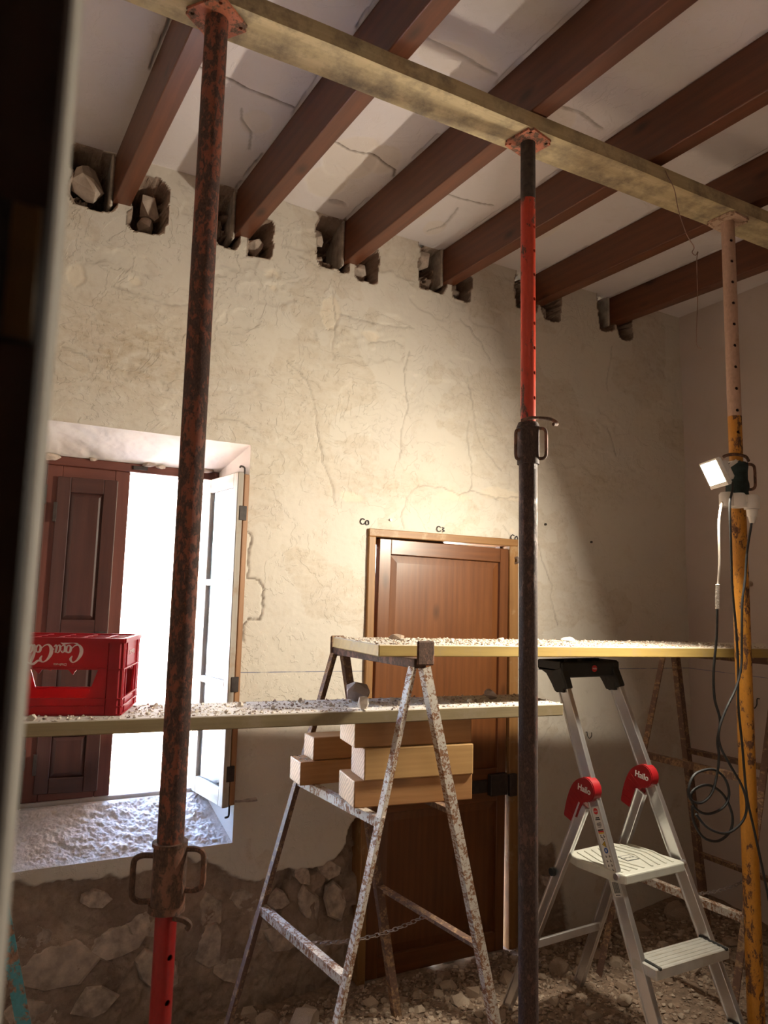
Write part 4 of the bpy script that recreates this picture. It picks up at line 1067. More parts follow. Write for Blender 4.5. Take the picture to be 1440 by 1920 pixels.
T2 = trestle((2.88, 2.2, 0.08), 'brown steel trestle standing behind the ladder by the side wall', dict(top=(2.868, 2.938), y=1.92, z=1.426, foot=(2.50, 3.12)), dict(top=(2.868, 2.938), y=2.50, z=1.426, foot=(2.43, 3.12)), ('trestle_brown', 'trestle_brown', 'trestle_brown'), chain=26, zup=0.985, zlow=0.50, plate=False, lowmat=('trestle_white', 'trestle_brown'))
T3 = trestle((-0.04, 2.45, 0.08), 'teal-painted trestle at the window end of the lower plank', dict(top=(-0.050, -0.018), y=2.235, z=1.235, foot=(-0.33, 0.262)), dict(top=(-0.11, -0.075), y=2.60, z=1.235, foot=(-0.40, 0.16)), ('teal_paint', 'teal_paint', 'teal_paint'), sect=0.034, plate=False, zup=0.8, zlow=0.35)

# ================================================================== PLANKS AND LUMBER
def plank(name, a, b, width, th, mat, label):
    """a,b: the two ends of the near top edge"""
    a = Vector(a); b = Vector(b)
    m, L = frame_along(a, b)
    bm = bmesh.new(); box_bm(bm, L, width, th, (0, width / 2, -th / 2)); bev(bm, 0.003)
    o = link(name, tomesh(bm, name), mat, None, m)
    return tag(o, label, 'plank', 'scaffold planks'), m, L
UP, UPM, UPL = plank('scaffold_plank', (1.103, 2.10, 1.5105), (3.30, 1.91, 1.488), 0.45, 0.038, 'plank_wood', 'upper yellow-edged scaffold plank strewn with pale debris')
LP, LPM, LPL = plank('scaffold_plank', (-0.30, 2.256, 1.305), (1.80, 2.018, 1.305), 0.275, 0.040, 'plank_wood_grey', 'lower greyish scaffold plank carrying the red crate')
def lumber(lf, L, wd, z0, z1, rz, mat, label):
    R_ = Matrix.Translation((lf[0], lf[1], z0)) @ Matrix.Rotation(rz, 4, 'Z')
    bm = bmesh.new(); box_bm(bm, L, wd, z1 - z0, (0, 0, 0)); bev(bm, 0.004, 2)
    tag(link('lumber_block', tomesh(bm, 'lumber_block'), mat, None, R_ @ Matrix.Translation((L / 2, wd / 2, (z1 - z0) / 2))), label, 'lumber', 'new timber offcuts on the trestle')
r8 = math.radians(-8)
lumber((1.048, 2.140), 0.415, 0.17, 1.000, 1.083, r8, 'lumber_wood', 'new orange-brown timber offcut, lowest of the front stack on the trestle')
lumber((1.076, 2.128), 0.385, 0.14, 1.0835, 1.1825, r8, 'lumber_wood_pale', 'pale yellow timber offcut in the middle of the front stack')
lumber((1.048, 2.146), 0.415, 0.165, 1.183, 1.2645, r8, 'lumber_wood', 'wide timber offcut topping the front stack under the lower plank')
lumber((0.995, 2.465), 0.40, 0.118, 1.000, 1.080, math.radians(-3), 'lumber_wood', 'timber offcut with crumbs on it, lower one of the rear pair')
lumber((1.045, 2.472), 0.36, 0.105, 1.0805, 1.160, math.radians(-3), 'lumber_wood', 'timber offcut lying on the rear pair, behind the front stack')

# ================================================================== CRATE
CM = Matrix.Translation((0.344, 2.247, 1.306)) @ Matrix.Rotation(math.radians(-18.5), 4, 'Z')
crate = thing('bottle_crate', (0.344, 2.247, 1.306), 'red plastic bottle crate upside down on the lower plank, white script lettering', 'crate')
L_, D_, H_ = 0.40, 0.27, 0.218
def cbox(bm, x0, x1, y0, y1, z0, z1):
    box_bm(bm, x1 - x0, y1 - y0, z1 - z0, ((x0 + x1) / 2, (y0 + y1) / 2, (z0 + z1) / 2))
def wall_pieces(bm, length, y, out, op):
    """framed wall with trapezoid hand opening; length along x from -length to 0; y plane; out = -1/+1 outward"""
    t = 0.006
    def pr(poly): prism_bm(bm, poly, y, y + t, 'y')
    a, b = op       # inset of opening at top / bottom
    pr([(-length, 0), (0, 0), (0, 0.045), (-length, 0.045)])
    pr([(-length, 0.132), (0, 0.132), (0, H_), (-length, H_)])
    pr([(-a, 0.132), (-b, 0.045), (0, 0.045), (0, 0.132)])
    pr([(-length, 0.132), (-length, 0.045), (-length + b, 0.045), (-length + a, 0.132)])
    rib = 0.004
    ya, yb = (y - rib, y) if out < 0 else (y + t, y + t + rib)
    for z in (0.0, 0.022, 0.044, 0.128, 0.204):
        cbox(bm, -length, 0, ya, yb, z, z + 0.004)
    cbox(bm, -length, 0, ya - 0.002, yb + 0.002, 0.206, H_)
    for x in (-0.045, -length + 0.045):
        cbox(bm, x - 0.0025, x + 0.0025, ya, yb, 0, 0.205)
    n = int(length / 0.03)
    for k in range(3, n - 3):
        x = -length + length * (k + 0.5) / n
        d = (0.004, 0.016, 0.009, 0.018, 0.006, 0.013, 0.003)[(k * 3) % 7]
        prism_bm(bm, [(x - 0.014, 0.131), (x + 0.014, 0.131), (x + 0.003, 0.131 - d)], y + 0.001, y + t - 0.001, 'y')
bm = bmesh.new()
wall_pieces(bm, L_, 0.0, -1, (0.066, 0.094))
link('side_wall', tomesh(bm, 'side_wall'), 'crate_red', crate, CM)
bm = bmesh.new()
wall_pieces(bm, L_, D_ - 0.006, 1, (0.066, 0.094))
link('side_wall', tomesh(bm, 'side_wall'), 'crate_red', crate, CM)
for xo, outw in ((0.0, 1), (-L_, -1)):
    bm = bmesh.new()
    wall_pieces(bm, D_, 0.0 if outw > 0 else -0.006 + 0.006, -1, (0.06, 0.075))
    R_ = CM @ Matrix.Translation((xo, 0, 0)) @ Matrix.Rotation(math.pi / 2, 4, 'Z') @ Matrix.Translation((D_, 0, 0))
    if outw < 0: R_ = CM @ Matrix.Translation((xo, 0, 0)) @ Matrix.Rotation(-math.pi / 2, 4, 'Z')
    link('end_wall', tomesh(bm, 'end_wall'), 'crate_red', crate, R_)
for (x, y) in ((0, 0), (-L_, 0), (0, D_), (-L_, D_)):
    bm = bmesh.new()
    sx, sy = (1 if x == 0 else -1), (1 if y > 0 else -1)
    prism_bm(bm, [(x, y - sy * 0.04), (x + sx * 0.004, y - sy * 0.012), (x - sx * 0.010, y + sy * 0.004), (x - sx * 0.04, y + sy * 0.003), (x - sx * 0.04, y - sy * 0.006), (x - sx * 0.008, y - sy * 0.04)], 0.0, H_ - 0.004, 'z')
    link('corner_post', tomesh(bm, 'corner_post'), 'crate_red', crate, CM)
bm = bmesh.new()
for k in range(1, 6):
    x = -L_ + L_ * k / 6
    cbox(bm, x - 0.004, x + 0.004, 0.004, D_ - 0.004, 0.203, 0.215)
for k in range(1, 4):
    y = D_ * k / 4
    cbox(bm, -L_ + 0.004, -0.004, y - 0.004, y + 0.004, 0.203, 0.215)
for i in range(6):
    for j in range(4):
        cx, cy = -L_ + L_ * (i + 0.5) / 6, D_ * (j + 0.5) / 4
        for a in (0.785, -0.785):
            vs = box_bm(bm, 0.088, 0.004, 0.006)
            for v in vs: v.co = Matrix.Rotation(a, 3, 'Z') @ v.co + Vector((cx, cy, 0.208))
link('bottom_grid', tomesh(bm, 'bottom_grid'), 'crate_red', crate, CM)
# flowing script lettering, inverted with the crate
def ribbon(bm, pts, th=0.0006):
    P3 = catmull([(p[0], p[1], p[2]) for p in pts], 7)
    n = len(P3); lo = []; 
    for i, p in enumerate(P3):
        d = P3[min(i + 1, n - 1)] - P3[max(i - 1, 0)]; d.z = 0
        d.normalize(); q = Vector((-d.y, d.x, 0)) * max(p.z, 0.0008) / 2
        c = Vector((p.x, p.y, 0))
        lo.append([bm.verts.new(c + q), bm.verts.new(c - q), bm.verts.new(c - q + Vector((0, 0, th))), bm.verts.new(c + q + Vector((0, 0, th)))])
    for i in range(n - 1):
        for k in range(4):
            bm.faces.new((lo[i][k], lo[i][(k + 1) % 4], lo[i + 1][(k + 1) % 4], lo[i + 1][k]))
    bm.faces.new(lo[0]); bm.faces.new(lo[-1][::-1])
def sh(pts, dx, k=1.0): return [(p[0] + dx, p[1], p[2]) for p in pts]
gC = [(1.55, 1.35, .10), (1.78, 1.75, .30), (1.45, 2.12, .14), (.85, 1.9, .22), (.32, 1.2, .44), (.28, .5, .44), (.70, .03, .22), (1.25, .10, .13), (1.7, .45, .08)]
go = [(2.30, .98, .10), (1.93, .82, .28), (1.86, .34, .28), (2.15, .05, .12), (2.48, .32, .26), (2.50, .74, .24), (2.24, .97, .08), (2.7, .85, .07)]
gc = [(3.22, .74, .22), (3.05, .97, .10), (2.74, .70, .26), (2.72, .25, .28), (3.02, .05, .12), (3.38, .36, .08)]
ga = [(3.98, .84, .10), (3.72, .98, .10), (3.44, .60, .27), (3.48, .18, .26), (3.70, .06, .10), (3.96, .50, .10), (4.06, .98, .22), (3.96, .35, .28), (4.10, .05, .18), (4.38, .32, .06)]
gl = [(7.02, .30, .08), (7.32, 1.1, .12), (7.62, 1.95, .14), (7.50, 2.2, .10), (7.26, 1.5, .28), (7.12, .5, .30), (7.28, .05, .18), (7.55, .3, .06)]
sub_ = [gC, [(.70, .03, .20), (1.35, -.28, .22), (2.2, -.30, .34), (3.0, -.12, .22), (3.55, -.38, .05)], go, gc, ga, [(4.30, .52, .20), (4.62, .58, .20)], sh(gC, 4.45), [(5.90, 2.12, .16), (6.5, 1.95, .24), (7.2, 2.35, .30), (7.95, 2.2, .14), (8.1, 1.9, .05)], sh(go, 4.45), gl, sh(ga, 4.0)]
U_ = 0.0232
bm = bmesh.new()
for s in sub_: ribbon(bm, [(p[0] * U_ * 0.79, p[1] * U_, p[2] * U_ * 0.95) for p in s])
FX = CM @ Matrix.Translation((-0.112, -0.0008, 0.198)) @ basis((0, 0, 0), (-1, 0, 0), (0, 0, -1), (0, -1, 0))
link('script_lettering', tomesh(bm, 'script_lettering'), 'crate_print', crate, FX)
link('small_lettering', text_mesh('Disfruta', 0.011), 'crate_print', crate, CM @ basis((-0.172, -0.0008, 0.1425), (-1, 0, 0), (0, 0, -1), (0, -1, 0)))
link('side_badge', text_mesh('Coca-Cola', 0.020), 'crate_print', crate, CM @ basis((0.0008, D_ * 0.5, 0.172), (0, -1, 0), (0, 0, -1), (1, 0, 0)))
# ================================================================== STEP LADDER
lad = thing('step_ladder', (2.15, 2.1, 0.08), 'aluminium step ladder with red joints and black top tray', 'ladder')
def railL(z): k = (z - 0.31) / 1.02; return Vector((2.003 - 0.038 * k, 1.825 + 0.373 * k, z))
def railR(z): k = (z - 0.235) / 1.095; return Vector((2.372 - 0.137 * k, 1.80 + 0.395 * k, z))
def chan(name, p0, p1, wx, wd, par, mat='aluminium', up_=(1, 0, 0)):
    """flat rail: thin along X, deep along Y, with raised flanges"""
    m, L = frame_along(p0, p1, up_)
    bm = bmesh.new()
    box_bm(bm, L, wd, wx * 0.55); bev(bm, 0.002)
    for s in (-1, 1):
        b2 = bmesh.new(); box_bm(b2, L, 0.007, wx, (0, s * (wd / 2 - 0.0035), 0)); bev(b2, 0.0015)
        tmp = bpy.data.meshes.new('t'); b2.to_mesh(tmp); b2.free(); bm.from_mesh(tmp); bpy.data.meshes.remove(tmp)
    return link(name, tomesh(bm, name), mat, par, m)
railL_o = chan('front_rail', railL(fz(2.01, 1.74)), railL(1.40), 0.022, 0.056, lad)
chan('front_rail', railR(fz(2.39, 1.74)), railR(1.40), 0.022, 0.056, lad)
chan('rear_leg', (1.905, 2.47, fz(1.905, 2.47)), (1.955, 2.085, 0.93), 0.022, 0.042, lad)
chan('rear_leg', (2.275, 2.47, fz(2.275, 2.47)), (2.245, 2.085, 0.95), 0.022, 0.042, lad)
bar('rear_brace', (1.90, 2.33, 0.36), (2.27, 2.33, 0.37), 0.012, 0.03, 'aluminium', lad)
bm = bmesh.new(); tube_bm(bm, (1.927, 2.222, 0.66), (1.916, 2.222, 0.66), 0.016, 0.014, 18)
link('pivot_cap', tomesh(bm, 'pivot_cap', True), 'black_plastic', lad)
# platform with chevron tread
pz = 0.735
bm = bmesh.new()
poly = [(1.985, 1.918), (2.285, 1.925), (2.292, 1.95), (2.262, 2.12), (2.20, 2.205), (1.965, 2.19), (1.950, 2.12), (1.975, 1.95)]
prism_bm(bm, poly, pz - 0.032, pz, 'z'); bev(bm, 0.005, 2)
plat = link('platform', tomesh(bm, 'platform'), 'platform_grey', lad)
bm = bmesh.new()
for k in range(4):
    for s in (-1, 1):
        cx = 2.122
        x0 = cx + s * (0.02 + 0.035 * k); x1 = cx + s * (0.055 + 0.030 * k)
        m, L = frame_along((x0, 1.945, pz + 0.0005), (x1, 2.055, pz + 0.0005)); vs = box_bm(bm, L, 0.008, 0.006)
        for v in vs: v.co = m @ v.co
        m, L = frame_along((x1, 2.055, pz + 0.0005), (x0, 2.165, pz + 0.0005)); vs = box_bm(bm, L, 0.008, 0.006)
        for v in vs: v.co = m @ v.co
link('tread_rib', tomesh(bm, 'tread_rib'), 'platform_grey', plat)
box('warning_sticker', 2.10, 2.16, 2.02, 2.07, pz, pz + 0.0008, 'black_print', plat, 0)
box('warning_sticker', 2.104, 2.156, 2.024, 2.066, pz + 0.0008, pz + 0.0012, 'platform_grey', plat, 0)
link('sticker_lettering', text_mesh('MAX 150 kg', 0.009), 'black_print', plat, basis((2.13, 2.045, pz + 0.0014), (1, 0, 0), (0, 1, 0), (0, 0, 1)))
for x in (1.98, 2.298):
    bm = bmesh.new(); tube_bm(bm, (x - 0.012, 1.95, pz - 0.012), (x + 0.012, 1.95, pz - 0.012), 0.012, None, 14)
    link('platform_pin', tomesh(bm, 'platform_pin', True), 'aluminium', lad)
for zc, y0 in ((0.482, 1.800), (0.235, 1.715)):
    a = railL(zc); b = railR(zc)
    st = box('step', a.x - 0.006, b.x + 0.008, y0, y0 + 0.105, zc - 0.036, zc, 'aluminium_step', lad, 0.003)
    for k in range(5):
        box('step_ridge', a.x + 0.014, b.x - 0.012, y0 + 0.012 + k * 0.019, y0 + 0.018 + k * 0.019, zc, zc + 0.002, 'aluminium_step', st, 0)
    for x in (a.x + 0.010, b.x - 0.010):
        box('step_clip', x - 0.005, x + 0.005, y0 - 0.006, y0 + 0.108, zc - 0.004, zc + 0.005, 'black_plastic', st, 0.001)
# red joints with white lettering
def joint(xc, pv, th=0.040):
    cl = catmull([(pv[0] - 0.004, pv[1] + 0.004, 0), (pv[0] + 0.030, pv[1] - 0.012, 0), (pv[0] + 0.060, pv[1] - 0.060, 0), (pv[0] + 0.082, pv[1] - 0.125, 0)], 6)
    half = []
    n = len(cl)
    A = []; B = []
    for i, p in enumerate(cl):
        d = cl[min(i + 1, n - 1)] - cl[max(i - 1, 0)]; d.normalize()
        w_ = 0.043 - 0.011 * i / (n - 1)
        q = Vector((-d.y, d.x, 0)) * w_
        A.append((p.x + q.x, p.y + q.y)); B.append((p.x - q.x, p.y - q.y))
    d = (cl[1] - cl[0]).normalized()
    a0 = math.atan2(-d.x, d.y) ; cap = []
    base = math.atan2(A[0][1] - cl[0].y, A[0][0] - cl[0].x)
    for k in range(1, 8):
        t = base + math.pi * k / 8
        cap.append((cl[0].x + 0.043 * math.cos(t), cl[0].y + 0.043 * math.sin(t)))
    poly = A[::-1] + cap + B
    bm = bmesh.new(); prism_bm(bm, poly, xc - th / 2, xc + th / 2, 'x'); 
    bmesh.ops.bevel(bm, geom=[e for e in bm.edges if abs(e.verts[0].co.x - e.verts[1].co.x) < 1e-5], offset=0.003, segments=2, affect='EDGES')
    j = link('joint_cover', tomesh(bm, 'joint_cover', True), 'red_plastic', lad)
    link('maker_lettering', text_mesh('Hailo', 0.031, 0.0005, 0.0007), 'white_print', j, basis((xc - th / 2 - 0.0006, pv[0] + 0.003, pv[1] + 0.003), (0, -1, -0.12), (0, -0.12, 1), (-1, 0, 0)))
    for k in range(5):
        u = 7 + k * 2
        p = cl[u]; dd = (cl[u + 1] - cl[u - 1]).normalized(); q = Vector((-dd.y, dd.x, 0)) * 0.027
        bar('grip_rib', (xc - th / 2, p.x + q.x, p.y + q.y), (xc - th / 2, p.x - q.x, p.y - q.y), 0.003, 0.003, 'red_plastic', j, 0.0005, (1, 0, 0))
    return j
pL = railL(0.985); pR = railR(1.005)
joint(pL.x - 0.012, (pL.y, 0.985)); joint(pR.x - 0.012, (pR.y, 1.005))
# maker's sticker on the outside of the front rail
a = railL(0.655); b = railL(0.93)
ax = (b - a).normalized()
stk = bpy.data.objects.new('rail_sticker', None)
nx = Vector((-1, 0, 0)); nx = (nx - ax * nx.dot(ax)).normalized(); wx_ = ax.cross(nx).normalized()
SM = basis(a.lerp(b, 0.5) + nx * 0.0068, wx_, ax, nx)
LH = (b - a).length
bm = bmesh.new(); box_bm(bm, 0.040, LH, 0.0006)
stk = link('rail_sticker', tomesh(bm, 'rail_sticker'), 'white_print', lad, SM)
def sbox(name, x, y, w_, h_, mat, lift=0.0006):
    bm = bmesh.new(); box_bm(bm, w_, h_, 0.0005)
    link(name, tomesh(bm, name), mat, stk, SM @ Matrix.Translation((x, y, lift)))
def sdisc(name, x, y, r, n, mat, lift=0.0006, rot=0.0):
    bm = bmesh.new(); bmesh.ops.create_cone(bm, cap_ends=True, segments=n, radius1=r, radius2=r, depth=0.0005)
    link(name, tomesh(bm, name), mat, stk, SM @ Matrix.Translation((x, y, lift)) @ Matrix.Rotation(rot, 4, 'Z'))
sdisc('emblem', 0, LH * 0.45, 0.011, 20, 'red_print')
link('emblem_lettering', text_mesh('Hailo', 0.008, 0.0002), 'white_print', stk, SM @ Matrix.Translation((0, LH * 0.45, 0.0011)))
for k, (y, w_) in enumerate(((0.375, .018), (0.355, .024), (0.315, .020), (0.30, .024), (0.285, .022), (0.27, .016))):
    sbox('text_line', 0, LH * y, w_, 0.0022 if k > 1 else 0.0042, 'black_print')
sbox('flag_stripe', 0, LH * 0.235, 0.028, 0.0045, 'black_print'); sbox('flag_stripe', 0, LH * 0.218, 0.028, 0.0045, 'red_print'); sbox('flag_stripe', 0, LH * 0.201, 0.028, 0.0045, 'gold_print')
for (x, y) in ((-0.007, 0.165), (0.008, 0.165), (0.0, 0.135)):
    sbox('pictogram', x, LH * y, 0.003, 0.010, 'black_print'); sbox('pictogram', x + 0.003, LH * (y - 0.01), 0.006, 0.002, 'black_print')
sdisc('warning_triangle', 0, LH * 0.075, 0.0125, 3, 'black_print', 0.0006, math.pi / 2); sdisc('warning_triangle', 0, LH * 0.075, 0.0098, 3, 'gold_print', 0.001, math.pi / 2); sbox('exclamation', 0, LH * 0.077, 0.0016, 0.006, 'black_print', 0.0014)
sdisc('instruction_disc', 0, LH * 0.005, 0.0095, 20, 'blue_print'); sbox('instruction_mark', 0, LH * 0.005, 0.005, 0.008, 'white_print', 0.001)
for r in range(5):
    for s in (-1, 1):
        sbox('pictogram', s * 0.0085, -LH * (0.06 + r * 0.05), 0.0028, 0.0075, 'black_print'); sbox('pictogram', s * 0.0085 + 0.003, -LH * (0.065 + r * 0.05), 0.005, 0.0018, 'black_print')
for k in range(12):
    sbox('barcode_bar', -0.014 + k * 0.0025, -LH * 0.40, 0.0014 if k % 3 else 0.0008, LH * 0.12, 'black_print')
sbox('text_line', 0, -LH * 0.48, 0.022, 0.003, 'black_print')
# black top tray
tL = railL(1.36); tR = railR(1.36)
box('tray_front', tL.x - 0.016, tR.x + 0.018, 2.192, 2.206, 1.372, 1.432, 'black_plastic', lad, 0.005)
box('tray_floor', tL.x - 0.016, tR.x + 0.018, 2.206, 2.335, 1.392, 1.418, 'black_plastic', lad, 0.005)
box('tray_rim', tL.x - 0.016, tR.x + 0.018, 2.322, 2.336, 1.40, 1.434, 'black_plastic', lad, 0.004)
for x in (tL.x - 0.012, tR.x + 0.014):
    box('tray_rim', x - 0.005, x + 0.005, 2.20, 2.33, 1.40, 1.434, 'black_plastic', lad, 0.003)
for nm, f, s in (('L', railL, -1), ('R', railR, 1)):
    m, L = frame_along(f(1.325), f(1.405), (1, 0, 0))
    bm = bmesh.new(); box_bm(bm, L, 0.066, 0.034); bev(bm, 0.005, 2)
    link('rail_socket', tomesh(bm, 'rail_socket'), 'black_plastic', lad, m)
    bm = bmesh.new(); x = f(1.36).x
    prism_bm(bm, [(2.19, 1.43), (2.335, 1.43), (2.335, 1.40), (2.28, 1.385), (2.25, 1.35), (2.235, 1.318), (2.185, 1.318)], x - 0.016, x + 0.016, 'x'); bev(bm, 0.003)
    link('tray_arm', tomesh(bm, 'tray_arm'), 'black_plastic', lad)
bm = bmesh.new(); tube_bm(bm, (2.115, 2.1925, 1.405), (2.115, 2.190, 1.405), 0.013, None, 20)
em = link('emblem', tomesh(bm, 'emblem', True), 'red_print', lad)
link('emblem_lettering', text_mesh('Hailo', 0.010, 0.0002), 'white_print', em, basis((2.115, 2.1895, 1.405), (1, 0, 0), (0, 0, 1), (0, -1, 0)))
for x in (2.02, 2.09, 2.17):
    box('tray_stop', x - 0.012, x + 0.012, 2.23, 2.25, 1.418, 1.442, 'black_plastic', lad, 0.003)

# ================================================================== WORK LAMP, SOCKET STRIP, CABLES
LP_ = Vector((2.262, 1.735, 2.134))
ln = Vector((-0.83, 0.37, -0.42)).normalized()
lh = ln.cross(Vector((0, 0, 1))).normalized(); lv = lh.cross(ln).normalized()
if lv.z < 0: lv = -lv
LM = basis(LP_, lh, lv, lh.cross(lv))
if (LM.to_3x3() @ Vector((0, 0, 1))).dot(ln) < 0: LM = basis(LP_, -lh, lv, ln)
lamp = thing('work_lamp', tuple(LP_), 'glowing flat floodlight clamped to the yellow prop', 'lamp')
def lbox(name, sx, sy, sz, c, mat, bv=0.002, par=None):
    bm = bmesh.new(); box_bm(bm, sx, sy, sz, c); bev(bm, bv)
    return link(name, tomesh(bm, name), mat, par or lamp, LM)
bm = bmesh.new()
FO, FI = (0.060, 0.052), (0.053, 0.045)
for (x0, x1, y0, y1) in ((-FO[0], FO[0], FI[1], FO[1]), (-FO[0], FO[0], -FO[1], -FI[1] + 0.008), (-FO[0], -FI[0], -FI[1], FI[1]), (FI[0], FO[0], -FI[1], FI[1])):
    box_bm(bm, x1 - x0, y1 - y0, 0.012, ((x0 + x1) / 2, (y0 + y1) / 2, -0.004))
link('bezel', tomesh(bm, 'bezel'), 'white_plastic', lamp, LM)
lbox('housing', 0.116, 0.100, 0.012, (0, 0, -0.012), 'lamp_grey', 0.003)
lbox('heat_sink', 0.092, 0.074, 0.030, (0, -0.004, -0.031), 'lamp_grey', 0.008)
bm = bmesh.new(); bm.faces.new([bm.verts.new(p) for p in ((-0.053, -0.037, -0.0015), (0.053, -0.037, -0.0015), (0.053, 0.045, -0.0015), (-0.053, 0.045, -0.0015))])
link('lens', tomesh(bm, 'lens', flip=False), 'lamp_light', lamp, LM)
hk = LM @ Vector((0.0, -0.02, -0.05))
for s in (-1, 1):
    bar('bracket_arm', LM @ Vector((s * 0.049, -0.01, -0.032)), Vector((XR - 0.056, YP - 0.014 + s * 0.030, 2.200)), 0.003, 0.014, 'white_plastic', lamp, 0.001)
bar('bracket_bar', Vector((XR - 0.056, YP - 0.046, 2.200)), Vector((XR - 0.056, YP + 0.018, 2.200)), 0.014, 0.003, 'white_plastic', lamp, 0.001)
strip_o = thing('socket_strip', (2.36, 1.72, 2.045), 'white three-way socket strip hanging on the yellow prop', 'socket strip')
sc_ = [Vector((2.340, 1.744, 2.047)), Vector((2.370, 1.719, 2.043)), Vector((2.408, 1.693, 2.037))]
for k, c in enumerate(sc_):
    bm = bmesh.new()
    prof = [(0.0265, -0.024), (0.0265, 0.020), (0.021, 0.028)] if k == 2 else [(0.0195, -0.010), (0.0195, -0.024), (0.0265, -0.024), (0.0265, 0.020), (0.021, 0.028)]
    rows = [[bm.verts.new(c + Vector((q * math.cos(t), q * math.sin(t), h))) for t in np.linspace(0, 2 * math.pi, 29)[:-1]] for q, h in prof]
    for A, B in zip(rows[:-1], rows[1:]):
        for j in range(28): bm.faces.new((A[j], A[(j + 1) % 28], B[(j + 1) % 28], B[j]))
    bm.faces.new(rows[0][::-1]); bm.faces.new(rows[-1])
    g = link('socket', tomesh(bm, 'socket', True), 'white_plastic', strip_o)
    if k < 2:
        cut(g, [(c + Vector((q * 0.0095, 0, -0.02)), c + Vector((q * 0.0095, 0, 0.006)), 0.0026) for q in (-1, 1)])
bar('strip_body', sc_[0] + Vector((0, 0, 0.008)), sc_[2] + Vector((0, 0, 0.008)), 0.038, 0.030, 'white_plastic', strip_o, 0.004)
c = sc_[2]
plug = thing('plug', (c.x, c.y, c.z - 0.05), 'white plug with black lead in the last socket of the strip', 'plug')
bm = bmesh.new(); tube_bm(bm, c + Vector((0, 0, -0.050)), c + Vector((0, 0, -0.0255)), 0.0175, 0.0195, 24); tube_bm(bm, c + Vector((0, 0, -0.075)), c + Vector((0, 0, -0.050)), 0.009, 0.0145, 18)
link('plug_body', tomesh(bm, 'plug_body', True), 'white_plastic', plug)
cB = [(2.406, 1.694, 1.966), (2.372, 1.692, 1.86), (2.352, 1.69, 1.76), (2.332, 1.69, 1.674), (2.322, 1.69, 1.544), (2.314, 1.69, 1.453), (2.282, 1.69, 1.381), (2.224, 1.688, 1.312), (2.185, 1.688, 1.244), (2.191, 1.688, 1.191), (2.228, 1.686, 1.136), (2.287, 1.682, 1.053), (2.303, 1.680, 0.99), (2.273, 1.678, 0.942), (2.19, 1.676, 0.917), (2.101, 1.676, 0.945), (2.052, 1.68, 0.992)]
sweep('lead', cB, 0.0042, 'cable_black', plug, 7, 9)
cA = [(2.202, 1.70, 1.544), (2.183, 1.70, 1.437), (2.184, 1.70, 1.348), (2.208, 1.70, 1.276), (2.194, 1.702, 1.207), (2.202, 1.704, 1.154), (2.185, 1.704, 1.086), (2.156, 1.704, 1.037), (2.103, 1.700, 1.017), (2.053, 1.698, 1.031), (2.042, 1.698, 1.065), (2.069, 1.700, 1.105), (2.121, 1.704, 1.117), (2.186, 1.710, 1.112), (2.239, 1.712, 1.078), (2.255, 1.71, 1.027), (2.221, 1.708, 0.988), (2.14, 1.706, 0.976), (2.077, 1.704, 1.003), (2.061, 1.704, 1.047), (2.106, 1.708, 1.066), (2.171, 1.712, 1.061), (2.236, 1.714, 1.021), (2.273, 1.714, 0.956), (2.257, 1.712, 0.906), (2.189, 1.708, 0.884), (2.111, 1.702, 0.907), (2.063, 1.698, 0.963), (2.052, 1.694, 1.014)]
kab = thing('extension_cable', (2.2, 1.70, 0.884), 'black extension cable looped in a loose knot beside the yellow prop', 'cable')
sweep('cable', [(2.2125, 1.70, 1.662), (2.209, 1.70, 1.61)] + cA, 0.0044, 'cable_black', kab, 7, 9)
sweep('white_lead', [(2.3165, 1.743, 2.038), (2.302, 1.742, 2.014), (2.272, 1.728, 1.965), (2.248, 1.712, 1.915), (2.230, 1.70, 1.802), (2.218, 1.70, 1.72)], 0.0040, 'cable_white', kab, 7, 9)
bm = bmesh.new(); tw = catmull([(2.218, 1.70, 1.735), (2.214, 1.70, 1.69), (2.212, 1.70, 1.65)], 14)
sweep_bm(bm, tw, [0.0058 + 0.0016 * (i % 2) for i in range(len(tw))], 9)
link('tape_wrap', tomesh(bm, 'tape_wrap'), 'white_print', kab)
tag(sweep('lamp_cable', [tuple(LM @ Vector((0.0, -0.03, -0.046))), (2.322, 1.706, 2.10), (2.300, 1.694, 2.06), (2.280, 1.688, 2.018), (2.282, 1.690, 1.88), (2.300, 1.704, 1.73), (2.327, 1.715, 1.58), (2.331, 1.715, 1.45), (2.325, 1.715, 1.322), (2.339, 1.715, 1.176), (2.353, 1.715, 1.014), (2.388, 1.715, 0.886), (2.428, 1.715, 0.74), (2.457, 1.712, 0.596), (2.47, 1.70, 0.30), (2.46, 1.68, 0.11)], 0.0042, 'cable_black', None, 7, 9), 'black cable running from the floodlight down along the yellow prop', 'cable')

# ================================================================== RUBBLE AND DEBRIS
rr = random.Random(21)
shapes = [rock_mesh('rubble_stone', rr.choice((14, 18, 24)), 1.0, rr.uniform(0.65, 0.95), rr.uniform(0.5, 0.75), rr, rr.choice(('rubble_stone', 'rubble_stone', 'rubble_stone_pale')), 0.15) for _ in range(14)]
def occupied(x, y, r):
    for (a, b) in ((XL, YP), (XM, YP), (XR, YP)):
        if math.hypot(x - a, y - b) < 0.07 + r: return True
    for (a, b) in ((0.878, 2.02), (1.573, 2.02), (0.79, 2.6), (1.483, 2.6), (2.5, 1.92), (3.12, 1.92), (2.43, 2.5), (3.12, 2.5), (2.01, 1.74), (2.395, 1.74), (1.905, 2.47), (2.275, 2.47), (-0.33, 2.235), (0.262, 2.235), (-0.4, 2.6), (0.16, 2.6)):
        if math.hypot(x - a, y - b) < 0.03 + r: return True
    return False
placed = []
